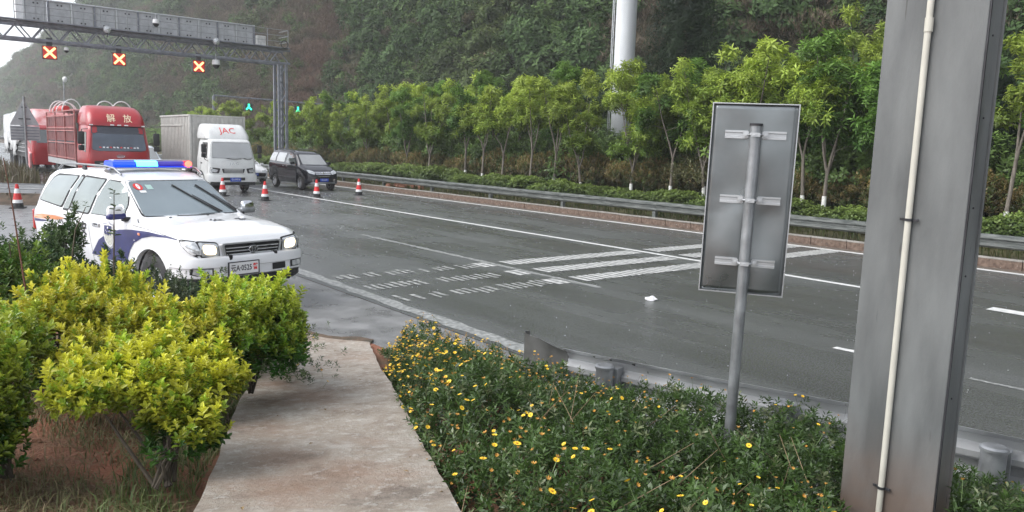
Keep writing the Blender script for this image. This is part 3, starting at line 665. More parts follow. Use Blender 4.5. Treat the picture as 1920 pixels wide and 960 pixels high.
bb = MB(); bb.rod((-.045, 0, .63), (-.02, 0, .63), .016, n=6); b0 = bb.build('rail_bolt', M['darkmetal'], far); b0.location = (0, -9.8, 0)
for i in range(1, 32):
    inst(p0, (-.02-(i % 2)*.003, -10+4.4*i, random.uniform(-.006, .006)), far); inst(q0, (0, -9.8+4.4*i, 0), far)
    if i < 14: inst(b0, (0, -9.8+4.4*i, 0), far)
near = empty('guardrail', (4.5, 2.5, 0), 0, 'bright galvanised guardrail along the flower bed with a curved end plate', 'guardrail')
NP = [(4.14, 4.42), (4.30, 3.9), (4.46, 3.38), (4.78, 2.41), (5.03, 1.45), (5.2, .3), (5.28, -1), (5.3, -4)]
loc = lambda P: [(a-4.5, b-2.5) for a, b in P]
rail_panel('rail_panel', loc(NP[:4]), M['steel_lt'], near); rail_panel('rail_panel', loc(NP[3:6]), M['steel_lt'], near, .003); rail_panel('rail_panel', loc(NP[5:]), M['steel_lt'], near)
ep = [(4.15, 4.40), (4.12, 4.52), (4.09, 4.64), (4.07, 4.74), (4.08, 4.83), (4.13, 4.89), (4.20, 4.91)]
mb = MB(); v = []; f = []; T_ = [.735, .755, .79, .80, .80, .80, .79]; B_ = [.46, .43, .38, .36, .36, .36, .37]
for i, (a, b) in enumerate(ep):
    d = Vector(ep[min(i+1, 6)])-Vector(ep[max(0, i-1)]); d.normalize(); nrm = Vector((-d.y, d.x))*-1
    for k in range(6):
        z = T_[i]+(B_[i]-T_[i])*k/5; o = .05*(1-min(1, i/3))*abs(sin(k/5*2*pi))
        for w in (0, .006): v.append((a-4.5+nrm.x*(o+w), b-2.5+nrm.y*(o+w), z))
for i in range(6):
    for k in range(5):
        a = i*12+k*2; b = a+12; f += [(a, a+2, b+2, b), (a+1, b+1, b+3, a+3)]
    a = i*12; f += [(a, b0_ := a+12, a+13, a+1), (a+10, a+11, a+23, a+22)]
f += [(72+2*k, 72+2*k+2, 72+2*k+3, 72+2*k+1) for k in range(5)]
mb.add(v, f); mb.build('end_plate', mat('dark_weathered_steel', (.10, .10, .095), .5, .3, var=.3, scale=6, col2=(.17, .17, .165)), near, smooth=50)
for (a, b) in ((4.245, 4.20), (4.285, 4.06), (4.335, 3.86)): sl = MB(); sl.box((a-4.5+.022, b-2.5, .722), (.012, .045, .014), -.3); sl.build('bolt_slot', M['rubber'], near, bevel=.006)
for a, b in ((4.17, 3.98), (4.55, 2.72), (4.87, 1.55), (5.09, .2), (5.15, -1.6)):
    pm = MB(); pm.lathe([(.068, -.1), (.068, .70)], (a-4.5, b-2.5, 0), n=20); pm.build('rail_post', M['steel'], near, smooth=40)
    pm = MB(); pm.lathe([(.0, .722), (.06, .722), (.076, .712), (.076, .695), (.0, .695)][::-1], (a-4.5, b-2.5, 0), n=20); pm.build('post_cap', M['steel'], near, smooth=30)
    pm = MB(); pm.box((a-4.5+.10, b-2.5, .60), (.10, .12, .18), .25); pm.build('rail_bracket', M['steel'], near, bevel=.004)
left = empty('guardrail', (3.95, 28.85, 0), 0, 'clean two-wave guardrail behind the police car at the edge of the weedy gore', 'guardrail')
for k in range(5):
    a_, b_ = 1.1-3.3*k, -.76+2.29*k
    rail_panel('rail_panel', [(a_-3.32, b_+2.304), (a_, b_)], M['steel_lt'], left, -.055+(k % 2)*.003)
    pm = MB(); pm.lathe([(.06, 0), (.06, .66)], (a_-.3, b_+.35, 0), n=12); pm.build('rail_post', M['steel'], left, smooth=40)

# ------------------------------------------------------------------ near pillar with its conduit
pil = empty('gantry_column', (4.37*.8, 1.82*.8, .466), 0, 'huge grey steel box column rising out of the flower bed', 'column', scale=.8)
def pillar_mat():
    m = mat('streaked_grey_steel', (.095, .10, .10), .55, .05, scale=2.2, col2=(.17, .178, .176), stretch=(2.2, 2.2, .55), detail=7, rvar=.12, bump=.08)
    t = m.node_tree; N = t.nodes; L = t.links; b = N['Principled BSDF']; src = b.inputs['Base Color'].links[0].from_socket
    g = N.new('ShaderNodeNewGeometry'); mp = N.new('ShaderNodeMapping'); mp.inputs['Scale'].default_value = (30, 30, 3.2); L.new(g.outputs['Position'], mp.inputs[0])
    n = N.new('ShaderNodeTexNoise'); n.inputs['Scale'].default_value = 1; n.inputs['Detail'].default_value = 3; L.new(mp.outputs[0], n.inputs['Vector'])
    r = N.new('ShaderNodeValToRGB'); r.color_ramp.elements[0].position = .68; r.color_ramp.elements[1].position = .74; r.color_ramp.elements[0].color = (0, 0, 0, 1); L.new(n.outputs[0], r.inputs[0])
    mx = N.new('ShaderNodeMix'); mx.data_type = 'RGBA'; mx.inputs[7].default_value = (.045, .04, .035, 1); L.new(src, mx.inputs[6])
    ms = N.new('ShaderNodeMath'); ms.operation = 'MULTIPLY'; ms.inputs[1].default_value = .6; L.new(r.outputs[0], ms.inputs[0]); L.new(ms.outputs[0], mx.inputs[0])
    sp = N.new('ShaderNodeSeparateXYZ'); L.new(g.outputs['Position'], sp.inputs[0]); mr = N.new('ShaderNodeMapRange'); mr.inputs['From Min'].default_value = .95; mr.inputs['From Max'].default_value = .35; mr.inputs['To Max'].default_value = .75
    mr.inputs['From Min'].default_value = 1.2; mr.inputs['From Max'].default_value = .7; L.new(sp.outputs['Z'], mr.inputs[0]); m2 = N.new('ShaderNodeMix'); m2.data_type = 'RGBA'; m2.inputs[7].default_value = (.20, .125, .085, 1); L.new(mx.outputs[2], m2.inputs[6])
    n5 = N.new('ShaderNodeTexNoise'); n5.inputs['Scale'].default_value = 6; L.new(g.outputs['Position'], n5.inputs['Vector']); mm = N.new('ShaderNodeMath'); mm.operation = 'MULTIPLY'; L.new(mr.outputs[0], mm.inputs[0]); L.new(n5.outputs[0], mm.inputs[1])
    mm2 = N.new('ShaderNodeMath'); mm2.operation = 'MULTIPLY'; mm2.inputs[1].default_value = 1.5; L.new(mm.outputs[0], mm2.inputs[0])
    L.new(mm2.outputs[0], m2.inputs[0]); L.new(m2.outputs[2], b.inputs['Base Color']); return m
PM = pillar_mat()
mb = MB(); mb.box((-.158, 0.02, 3.2), (.014, .505, 7.4)); mb.build('front_plate', PM, pil, bevel=.004)
mb = MB(); mb.box((-.071, -.222, 3.2), (.158, .016, 7.4)); mb.build('side_plate', PM, pil, bevel=.004)
mb = MB(); mb.box((-.071, .252, 3.2), (.158, .016, 7.4)); mb.build('side_plate', PM, pil, bevel=.004)
mb = MB(); mb.box((.0155, 0.01, 3.2), (.014, .505, 7.4)); mb.build('back_plate', PM, pil, bevel=.004)
mb = MB(); mb.box((-.1535, -.2348, 3.2), (.012, .009, 7.38)); mb.build('weld_seam', M['darkmetal'], pil)
for z in (1.1, 1.75, 2.1, 2.55, 2.95, 3.2):
    mb = MB(); mb.rod((-.085, -.2295, z), (-.085, -.235, z), .005, n=8); mb.build('rivet', M['darkmetal'], pil)
con = empty('conduit', (4.185*.8, 1.855*.8, .466), 0, 'cream plastic conduit running up the face of the grey column', 'conduit', scale=.8)
CP = mat('cream_plastic', (.55, .53, .46), .45, var=.08, scale=5)
mb = MB(); mb.tube([(0, 0, -.3), (0, .002, 1.2), (.0, .003, 2.0), (0, 0, 4.5)], .0165, 14); mb.build('pipe', CP, con, smooth=50)
mb = MB(); mb.lathe([(.0165, 2.98), (.021, 2.98), (.021, 3.05), (.0165, 3.05)], n=14, closed=True); mb.build('coupling', CP, con, smooth=40)
for z in (.534, 2.02, 3.5):
    mb = MB(); mb.lathe([(.017, z-.007), (.0205, z-.007), (.0205, z+.007), (.017, z+.007)], n=14, closed=True); mb.box((.004, .033, z), (.006, .03, .014)); mb.box((.004, -.033, z), (.006, .03, .014)); mb.rod((-.004, .04, z), (.004, .04, z), .006, n=6); mb.rod((-.004, -.04, z), (.004, -.04, z), .006, n=6)
    mb.build('pipe_clamp', M['darkmetal'], con)

# ------------------------------------------------------------------ near sign, seen from behind
sx, sy = 3.83, 2.62; face = atan2(2.62, 3.83)
def sign_back_mat():
    m = D.materials.new('dented_sheet_metal'); m.use_nodes = True; t = m.node_tree; N = t.nodes; L = t.links; b = N['Principled BSDF']
    b.inputs['Metallic'].default_value = .85; tc = N.new('ShaderNodeTexCoord')
    n = N.new('ShaderNodeTexNoise'); n.inputs['Scale'].default_value = 2.2; n.inputs['Detail'].default_value = 1.2; L.new(tc.outputs['Object'], n.inputs['Vector'])
    n2 = N.new('ShaderNodeTexNoise'); n2.inputs['Scale'].default_value = 6; n2.inputs['Detail'].default_value = 6; L.new(tc.outputs['Object'], n2.inputs['Vector'])
    r = N.new('ShaderNodeValToRGB'); r.color_ramp.elements[0].color = (.17, .185, .19, 1); r.color_ramp.elements[1].color = (.27, .285, .29, 1); L.new(n2.outputs[0], r.inputs[0]); L.new(r.outputs[0], b.inputs['Base Color'])
    mr = N.new('ShaderNodeMapRange'); mr.inputs['To Min'].default_value = .2; mr.inputs['To Max'].default_value = .42; L.new(n2.outputs[0], mr.inputs[0]); L.new(mr.outputs[0], b.inputs['Roughness'])
    bp = N.new('ShaderNodeBump'); bp.inputs['Strength'].default_value = .5; bp.inputs['Distance'].default_value = .05; L.new(n.outputs[0], bp.inputs['Height']); L.new(bp.outputs[0], b.inputs['Normal']); return m
sg = empty('road_sign', (sx, sy, .12), face-pi/2, 'tall rectangular road sign seen from its bare metal back, on a steel post', 'road sign')
sg.rotation_euler = (0, radians(.75), face-pi/2)
# local: y away from the camera, x to the right
poly = MB(); V = []; F = []; bwl, bwr, zb, zt = -.245, .225, 1.405, 2.50; nx, nz_ = 16, 34
for i in range(nx+1):
    for k in range(nz_+1):
        x = bwl+(bwr-bwl)*i/nx; z = zb+(zt-zb)*k/nz_; y = .055+.006*sin(x*9+z*3)*sin(z*5.0)+.004*sin(x*21-z*7)*(1 if z < 1.9 else .3); V.append((x, y, z))
for i in range(nx):
    for k in range(nz_): a = i*(nz_+1)+k; F.append((a, a+1, a+nz_+2, a+nz_+1))
poly.add(V, F); pan = poly.build('panel', sign_back_mat(), sg, smooth=60, fix=False); md = pan.modifiers.new('s', 'SOLIDIFY'); md.thickness = .003; md.offset = 0
mb = MB()
for c, d in (((bwl, .052, (zb+zt)/2), (.006, .018, zt-zb+.006)), ((bwr, .052, (zb+zt)/2), (.006, .018, zt-zb+.006)), (((bwl+bwr)/2, .052, zt), (bwr-bwl-.006, .018, .006)), (((bwl+bwr)/2, .052, zb), (bwr-bwl-.006, .018, .006))): mb.box(c, d)
mb.build('folded_rim', M['steel_lt'], sg)
mb = MB(); mb.tube([(0, 0, -.3), (0, 0, 1.4), (0, 0, 2.385)], .0315, 20); mb.build('post', M['steel'], sg, smooth=40)
mb = MB(); mb.lathe([(.036, 2.375), (.036, 2.388), (.0, 2.39)], n=18); mb.build('post_cap', M['darkmetal'], sg)
for z in (2.325, 1.955, 1.59):
    mb = MB()
    for s in (-1, 1):
        x0 = s*.105; w = .125
        mb = MB(); mb.prism([(.036, .023), (.044, .023), (.048, .011), (.052, .011), (.052, -.011), (.048, -.011), (.044, -.023), (.036, -.023), (.036, -.012), (.043, -.009), (.043, .009), (.036, .012)], lambda a, b, w_: (x0-w/2+w_, a, z+b), w)
        mb.build('mounting_channel', M['steel_lt'], sg)
    mb = MB(); mb.tube([(.036*cos(t), .036*sin(t)*1.0, z) for t in [pi*2*k/18 for k in range(18)]], .006, 6, closed=True)
    mb.box((0, -.0365, z), (.05, .006, .022)); mb.build('post_clamp', M['steel_lt'], sg)
    for s in (-1, 1):
        mb = MB(); mb.rod((s*.052, .03, z), (s*.052, .004, z), .007, n=6); mb.rod((s*.052, .02, z), (s*.052, .012, z), .013, n=6); mb.box((s*.052, .024, z), (.032, .01, .036)); mb.build('clamp_bolt', M['steel_lt'], sg)

# ------------------------------------------------------------------ signs beyond the left rail
s2 = empty('road_sign', (4.9, 40, .35), 0, 'back of a triangular sign above a ribbed plate, beyond the left guardrail', 'road sign')
mb = MB(); mb.rod((0, 0, 0), (0, 0, 3.5), .05, n=12); mb.build('post', M['steel'], s2, smooth=40)
mb = MB(); mb.prism(rpoly([(-.56, 2.27), (.56, 2.27), (0, 3.42)], .07), lambda a, b, w: (a, .07+w, b), .02); mb.build('triangle_plate', M['cabinet'], s2)
mb = MB(); mb.box((0, .07, 1.93), (1.1, .02, .62)); mb.build('rectangle_plate', M['cabinet'], s2)
for k in range(5): mb = MB(); mb.box((0, .05, 1.68+.125*k), (1.06, .03, .035)); mb.build('rib', M['gantry'], s2)
for z in (2.55, 3.05): mb = MB(); mb.box((0, .055, z), (.45 if z < 3 else .2, .03, .04)); mb.build('mounting_channel', M['darkmetal'], s2)

# ------------------------------------------------------------------ gantry over the carriageway
GX = 19.75; gy = 48.0; G = empty('overhead_gantry', (GX, gy, 0), 0, 'grey lattice gantry spanning the carriageway above the stopped trucks', 'gantry')
def lattice_col(x, name):
    mb = MB()
    for dx in (-.24, .24):
        for dy in (-.35, .35): mb.box((x+dx, dy, 3.5), (.15, .15, 7.0))
    mb.build(name, M['gantry'], G, bevel=.01)
    for face in (-.35, .35):
        for k in range(8):
            z = .4+.82*k; s = 1 if k % 2 else -1
            d = MB(); d.rod((x-.24*s, face, z), (x+.24*s, face, z+.78), .035, n=6); d.build('lattice_brace', M['gantry'], G)
lattice_col(0, 'column_legs'); lattice_col(-18.6, 'column_legs')
zlo, zhi = 7.06, 7.84
mb = MB()
for z in (zlo, zhi):
    for y in (-.55, .55): mb.box((-9.2, y, z), (19.2, .13, .13))
mb.build('truss_chords', M['gantry'], G, bevel=.01)
for y in (-.55, .55):
    for k in range(15):
        x = -18.4+k*1.25
        for a, b in (((x, y, zlo), (x+.6, y, zhi)), ((x+.6, y, zhi), (x+1.22, y, zlo))):
            d = MB(); d.rod(a, b, .037, n=6); d.build('truss_brace', M['gantry'], G)
for k in range(16): d = MB(); d.rod((-18.4+k*1.22, -.55, zlo), (-18.4+k*1.22, .55, zlo), .03, n=5); d.build('cross_brace', M['gantry'], G)
mb = MB(); mb.box((-9.1, -.75, 7.95), (18.6, .55, .05)); mb.build('walkway', M['gantry'], G)
for z in (8.3, 8.65, 9.0): mb = MB(); mb.rod((-14.2, -1.0, z), (.1, -1.0, z), .018, n=6); mb.build('handrail', M['steel'], G)
for k in range(12): mb = MB(); mb.rod((-14.2+k*1.3, -1.0, 7.95), (-14.2+k*1.3, -1.0, 9.0), .022, n=6); mb.build('handrail_post', M['steel'], G)
for z in (8.3, 8.65, 9.0): mb = MB(); mb.rod((.1, -1.0, z), (.1, .4, z+.02), .018, n=6); mb.build('handrail', M['steel'], G)
mb = MB(); mb.tube([(-.15+.22*cos(t), -1.03, 8.15+.22*sin(t)) for t in [2*pi*k/16 for k in range(16)]], .03, 6, closed=True); mb.build('cable_coil', M['black'], G)
# message-board cabinets along the gantry, seen from behind
ms = empty('message_board', (GX, gy, 0), 0, 'row of grey steel message board cabinets standing on the gantry beam', 'message board')
cx0 = 6.05-GX; pitch = 1.085
for k in range(11):
    x = cx0+pitch*(k+.5)
    c = MB(); c.box((x, -.05, 8.53), (pitch-.10, .42, 1.12)); co = c.build('cabinet', M['cabinet'], ms, bevel=.012)
    for s in (-1, 1):
        d = MB(); d.box((x+s*.235, -.272, 8.53), (.455, .018, 1.02)); do = d.build('cabinet_door', M['cabinet'], co, bevel=.004)
        for z in (8.15, 8.93): h = MB(); h.rod((x+s*.09, -.28, z), (x+s*.09, -.305, z), .042, n=10); h.build('door_knob', M['darkmetal'], co)
    u = MB(); u.box((cx0+pitch*k, -.30, 8.55), (.075, .07, 1.22)); u.build('cabinet_upright', M['gantry'] if k % 2 else M['steel_lt'], ms)
u = MB(); u.box((cx0+pitch*11, -.30, 8.55), (.10, .07, 1.2)); u.build('cabinet_upright', M['gantry'], ms)
u = MB(); u.box((cx0+pitch*5.5, -.1, 9.13), (pitch*11+.1, .52, .06)); u.build('top_rail', M['steel_lt'], ms)
u = MB(); u.box((cx0-.19, -.05, 8.53), (.3, .42, 1.15)); u.build('end_cabinet', M['cone_white'], ms, bevel=.01)
jb = MB(); jb.box((0, 0, .3), (.55, .35, .6)); jb = jb.build('junction_box', mat('pale_box', (.55, .55, .53), .5), None, bevel=.015); jb.location = (18.35, 47.6, 7.98); tag(jb, 'small pale electrical box at the right end of the gantry cabinets', 'box')
for k, (x, ly) in enumerate(((9.75, 'left'), (15.5, 'right'))):
    e = empty('gantry_lamp', (x, 47.0, 7.9), 0, 'round lamp on the gantry walkway, the %s one of two' % ly, 'lamp', 'round lamps on the gantry walkway')
    mb = MB(); mb.lathe([(.02, -.12), (.17, -.08), (.2, 0), (.2, .03)], axis='y', n=18); mb.build('lamp_shell', M['steel_lt'], e, smooth=40)
    mb = MB(); mb.lathe([(.01, -.135), (.15, -.09)], axis='y', n=18); mb.build('lamp_lens', M['lens'], e)
    mb = MB(); mb.rod((0, 0, -.18), (0, 0, -.4), .03); mb.build('bracket', M['darkmetal'], e)
# red cross lane signals
XR = mat('signal_red_field', (.35, .02, .02), .5, emit=(1, .04, .02), estr=.12, var=.2); XL = mat('signal_cross_led', (.9, .6, .3), .4, emit=(1, .42, .14), estr=1.5)
for k, (x, z, lb, r) in enumerate(((7.08, 6.46, 'red cross lane signal hanging from the gantry, leftmost above the tarpaulin lorry', 0), (10.38, 6.43, 'red cross lane signal hanging from the gantry, middle one above the red truck', .0), (14.60, 6.42, 'red cross lane signal hanging nearest the gantry column, beside a dome camera', 0))):
    e = empty('lane_signal', (x, 47.5, z), 0, lb, 'lane signal', 'red cross lane signals under the gantry'); s = .34
    mb = MB(); mb.box((0, 0, 0), (2*s, .22, 2*s)); mb.build('signal_box', M['darkmetal'], e, bevel=.02)
    mb = MB(); mb.box((0, -.118, 0), (2*s-.06, .01, 2*s-.06)); mb.build('signal_field', XR, e)
    for a in (1, -1): mb = MB(); mb.box((0, -.13-.003*a, 0), (.72, .014, .105), 0, 0, a*pi/4); mb.build('cross_bar', XL, e, bevel=.004)
    mb = MB(); mb.box((-.0, .0, s+.2), (.26, .14, .42)); mb.build('hanger', M['darkmetal'], e)
def dome_cam(loc, label, s=1.):
    e = empty('dome_camera', loc, 0, label, 'camera', scale=s)
    mb = MB(); mb.lathe([(.0, .2), (.13, .18), (.15, .05), (.15, 0), (.0, 0)][::-1], n=16); mb.build('housing', M['cone_white'], e, smooth=40)
    mb = MB(); mb.lathe([(.13, -.01), (.12, -.08), (.07, -.14), (0, -.16)], n=16); mb.build('dome', M['black'], e, smooth=60)
    mb = MB(); mb.rod((0, 0, .2), (0, .0, .42), .03); mb.build('mount', M['steel'], e)
dome_cam((15.55, 47.3, 6.6), 'dark dome camera under the gantry right of the last red cross', 1.5)
dome_cam((12.2, 46.9, 8.5), 'white dome camera on the gantry handrail in front of the cabinets', 1.2)
dome_cam((7.85, 47.4, 6.65), 'small white camera beside the leftmost red cross', .8)
pc = empty('camera_pole', (11.3, 70, .0), 0, 'thin tall camera mast rising behind the red trucks', 'camera mast')
mb = MB(); mb.rod((0, 0, 0), (0, 0, 6.5), .07, .04); mb.build('mast', M['steel'], pc, smooth=40)
mb = MB(); mb.lathe([(.0, -.3), (.14, -.22), (.18, 0), (.12, .12), (.0, .16)], (0.1, 0, 6.55), n=14); mb.build('camera_head', M['cone_white'], pc, smooth=60)
# second gantry, over the opposite carriageway, with green arrows
g2 = empty('overhead_gantry', (34, 80, 0), 0, 'thin distant gantry half hidden by the median trees', 'gantry')
mb = MB(); mb.tube([(-8, 0, 6.55), (12, 0, 6.2)], .09, 6); mb.build('beam', M['gantry'], g2)
mb = MB(); mb.rod((-8, 0, .2), (-8, 0, 6.5), .16); mb.build('column', M['gantry'], g2)
GL = mat('signal_green_led', (.1, .8, .4), .4, emit=(.02, .9, .42), estr=1.6)
for x, lb in ((29.39, 'green arrow lane signal, leftmost, above the white truck'), (32.03, 'green arrow lane signal half hidden behind the gantry column'), (34.66, 'green arrow lane signal right of the gantry column, among leaves')):
    e = empty('lane_signal', (x, 79.7, 5.56), 0, lb, 'lane signal', 'green arrow lane signals')
    mb = MB(); mb.box((0, 0, 0), (.8, .15, .8)); mb.build('signal_box', M['darkmetal'], e, bevel=.02)
    mb = MB(); mb.box((0, -.09, .12), (.17, .02, .44)); mb.box((-.13, -.0905, -.1), (.15, .02, .40), 0, 0, pi/4); mb.box((.13, -.091, -.1), (.15, .02, .40), 0, 0, -pi/4); mb.build('arrow', GL, e)
    mb = MB(); mb.rod((0, 0, .4), (0, 0, .85), .04); mb.build('hanger', M['darkmetal'], e)

# ------------------------------------------------------------------ white mast with ladder, and the orange barrier behind the trees
wp = empty('white_mast', (26.2, 24.75, .7), 0, 'thick white steel mast with a side ladder rising out of the trees', 'mast')
mb = MB(); mb.tube([(0, 0, -.2), (0, 0, 9), (0, 0, 20)], .46, 28); mb.build('mast_tube', mat('mast_white', (.62, .64, .66), .4, var=.1, scale=1.5, stretch=(1, 1, .2)), wp, smooth=50)
lx, ly = -.47*.45-.06, .47*.8+.1
for dx in (-.0, .18): mb = MB(); mb.rod((lx-.1+dx*.9, ly+dx*.35, .5), (lx-.1+dx*.9, ly+dx*.35, 19), .022, n=6); mb.build('ladder_rail', M['steel_lt'], wp)
for k in range(30): mb = MB(); mb.rod((lx-.1, ly, .8+.42*k), (lx+.062, ly+.063, .8+.42*k), .014, n=5); mb.build('ladder_rung', M['steel_lt'], wp)
ob = empty('orange_barrier', (29.0, 27, .5), 0, 'orange plastic barrier glimpsed between the tree trunks', 'barrier')
OB = mat('orange_plastic', (.62, .13, .03), .5, var=.2)
for y in (-18, -8, 0, 3.2): mb = MB(); mb.box((0, y, 1.2), (.08, .10, 2.2)); mb.build('barrier_post', OB, ob)
for y, z, L_ in ((0.5, 1.4, 1.6), (-7.5, 2.0, 1.4), (3.4, 2.0, .8)): mb = MB(); mb.box((.05, y, z), (.05, L_, .13)); mb.build('barrier_rail', OB, ob)

# ------------------------------------------------------------------ cones, litter, stone heap
def make_cone():
    e = empty('traffic_cone', (0, 0, 0))
    mb = MB(); mb.box((0, 0, .015), (.40, .40, .03)); mb.build('base', M['black'], e, bevel=.008)
    b = [(.155, .03, .145, .16, 'black'), (.143, .16, .125, .26, 'cone_white'), (.124, .26, .088, .46, 'cone_red'), (.087, .46, .062, .60, 'cone_white'), (.061, .60, .042, .72, 'cone_red')]
    for i, (r0, z0, r1, z1, m) in enumerate(b):
        mb = MB(); mb.lathe([(r0, z0), (r1, z1)], n=20); o = mb.build(['foot_band', 'white_band', 'red_band', 'white_band', 'red_tip'][i], M[m], e, smooth=40)
    mb = MB(); mb.lathe([(.03, .70), (.045, .725), (.03, .74)], n=12, closed=True); mb.build('lifting_ring', M['cone_red'], e, smooth=50); return e
c0 = make_cone()
for i, (x, y, lb) in enumerate(((11.41, 29.34, 'red and white traffic cone on the lane line between truck and van'), (14.1, 30.54, 'red and white traffic cone directly in front of the black van'), (16.51, 31.39, 'red and white traffic cone nearest the far guardrail'), (10.75, 32.2, 'red and white traffic cone before the white truck, half hidden by the police car'), (3.15, 28.2, 'red and white traffic cone by the left guardrail'))):
    c = c0 if i == 0 else copy_tree(c0)
    c.location = (x, y, 0); c.rotation_euler[2] = i*.7; tag(c, lb, 'traffic cone', 'traffic cones closing the lanes')
lt = MB(); b_ = bmesh.new(); bmesh.ops.create_icosphere(b_, subdivisions=2, radius=.09)
for v in b_.verts: v.co *= random.uniform(.6, 1.25); v.co.z = max(-.02, v.co.z*.55)
me = D.meshes.new('litter'); b_.to_mesh(me); b_.free(); me.materials.append(M['cone_white']); o = link(D.objects.new('litter', me)); o.location = (9.35, 8.0, .025); tag(o, 'crumpled white scrap of litter lying on the wet road', 'litter')
sh = empty('rubble_heap', (19.75, 32.6, .25), 0, 'small heap of reddish rubble under the far guardrail', 'rubble')
for i in range(14):
    mb = MB(); mb.box((random.uniform(-.3, .3), random.uniform(-1.3, 1.3), random.uniform(.02, .14)), (random.uniform(.15, .3), random.uniform(.2, .4), random.uniform(.1, .2)), random.random()*3, random.random()*.4, 0, .7); mb.build('stone', mat('reddish_stone', (.28, .13, .08), .9, scale=9), sh, bevel=.02)
# splashes of the rain on the road
n = 1500; px = rng.uniform(6, 19, n); py = rng.uniform(1, 34, n); V = []; F = []
base = np.array([(1, 0, 0), (-1, 0, 0), (0, 1, 0), (0, -1, 0), (0, 0, 1.6), (0, 0, -1)]); fb = np.array([(0, 2, 4), (2, 1, 4), (1, 3, 4), (3, 0, 4), (2, 0, 5), (1, 2, 5), (3, 1, 5), (0, 3, 5)])
Pn = np.stack([px, py, rng.uniform(.01, .22, n)**1.0], -1); r = rng.uniform(.0028, .0065, n)*(.6+py/22)
V = (Pn[:, None]+base[None]*r[:, None, None]).reshape(-1, 3); F = (fb[None]+(np.arange(n)*6)[:, None, None]).reshape(-1, 3)
o = arr_mesh('rain_splashes', V, F, mat('water_drops', (.75, .78, .8), .1, var=.02, spec=1.), smooth=True); tag(o, 'drops of rain splashing on the wet road', None, None, 'stuff')

# ------------------------------------------------------------------ trees of the central reservation
rng = np.random.default_rng(21)
def make_tree(seed, h=4.8, dark=0):
    r = random.Random(seed); g = np.random.default_rng(seed); e = empty('median_tree', (0, 0, 0))
    tr = MB(); limbs = []; fork = r.uniform(.95, 1.8); lean = (r.uniform(-.1, .1), r.uniform(-.1, .1))
    base = Vector((0, 0, .55)); top = Vector((lean[0], lean[1], fork)); tr.tube([base, (lean[0]*.3, lean[1]*.3, fork*.5), top], [.055, .05, .045], 8)
    nl = r.choice([2, 3, 3, 4]); pads = []
    for i in range(nl):
        a = i*2*pi/nl+r.uniform(-.4, .4); sp = r.uniform(.35, .9); H = h*r.uniform(.72, .98); p1 = top+Vector((cos(a)*.15, sin(a)*.15, .45)); p2 = top+Vector((cos(a)*sp*.6, sin(a)*sp*.6, (H-fork)*.5)); p3 = Vector((top.x+cos(a)*sp, top.y+sin(a)*sp, H-.15))
        tr.tube([top-Vector((0, 0, .03)), p1, p2, p3], [.038, .03, .02, .008], 6)
        for k in range(r.choice([5, 6, 8])):
            t = r.uniform(.02, 1) if k else 1; q = (p1.lerp(p2, t*2) if t < .5 else p2.lerp(p3, t*2-1)); aa = r.uniform(0, 2*pi); rr = r.uniform(.15, .75)*(1.15-.5*t) if k else .05
            c = q+Vector((cos(aa)*rr, sin(aa)*rr, r.uniform(.05, .25)))
            if k: tr.tube([q, q.lerp(c, .5)+Vector((0, 0, .05)), c-Vector((0, 0, .08))], [.012, .009, .004], 5)
            s = r.uniform(.24, .46)*(1 if k else .8); pads.append(((c.x, c.y, c.z), (s*r.uniform(.7, 1.1), s*r.uniform(.7, 1.1), s*r.uniform(.5, 1.0))))
    tr.build('trunk', M['bark'], e, smooth=60)
    w = MB(); w.tube([(0, 0, -.2), (0, 0, .56)], [.068, .058], 10); w.build('whitewashed_base', M['whitewash'], e, smooth=60)
    T = [sprig(10, .17, .055, .12, -.3, .8, g, six=False, curve=.3) for _ in range(3)]
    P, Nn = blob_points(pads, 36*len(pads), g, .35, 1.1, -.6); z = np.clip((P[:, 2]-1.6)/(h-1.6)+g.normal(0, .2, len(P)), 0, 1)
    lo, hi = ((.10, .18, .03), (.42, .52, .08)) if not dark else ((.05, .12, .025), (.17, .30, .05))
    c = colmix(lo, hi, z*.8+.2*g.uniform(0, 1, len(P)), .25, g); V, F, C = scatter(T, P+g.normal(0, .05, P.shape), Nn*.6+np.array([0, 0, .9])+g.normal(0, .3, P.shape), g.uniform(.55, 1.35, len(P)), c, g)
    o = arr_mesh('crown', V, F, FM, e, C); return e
TM = [make_tree(s, 4.8, dk) for s, dk in ((1, 0), (2, 0), (3, 1), (4, 0), (5, 1), (6, 0))]
spots = []
for Y in (35.8, 33.3, 30.4, 28.8, 27.3, 25.3, 23.9, 22.3, 19.7, 17.8, 16.4, 14.8, 12.7, 12.0, 10.2, 7.2, 5.5): spots.append((21.5+random.uniform(-.15, .15), Y, 1.0+random.uniform(-.06, .08)))
for Y in (38.5, 41, 43.8, 46, 49.5, 52, 55, 59, 63, 68, 74, 80): spots.append((22.4+random.uniform(-.6, .6), Y, random.uniform(.85, 1.05)))
for Y in (37, 34.2, 31, 27.9, 26.2, 21.4, 19.2, 17.3, 15.6, 14.1, 13.3, 11.3, 9.0, 6.4, 31.9, 23.2, 36, 33, 29.5, 24.8, 20.3, 18.2, 12.4, 40, 43, 22.4, 16.4): spots.append((23.6+random.uniform(-.4, .6), Y*1.12, random.uniform(.95, 1.14)))
used = set()
spots = [q for i, q in enumerate(spots) if i < 29 or not (.925 < q[1]/q[0] < 1.01)]
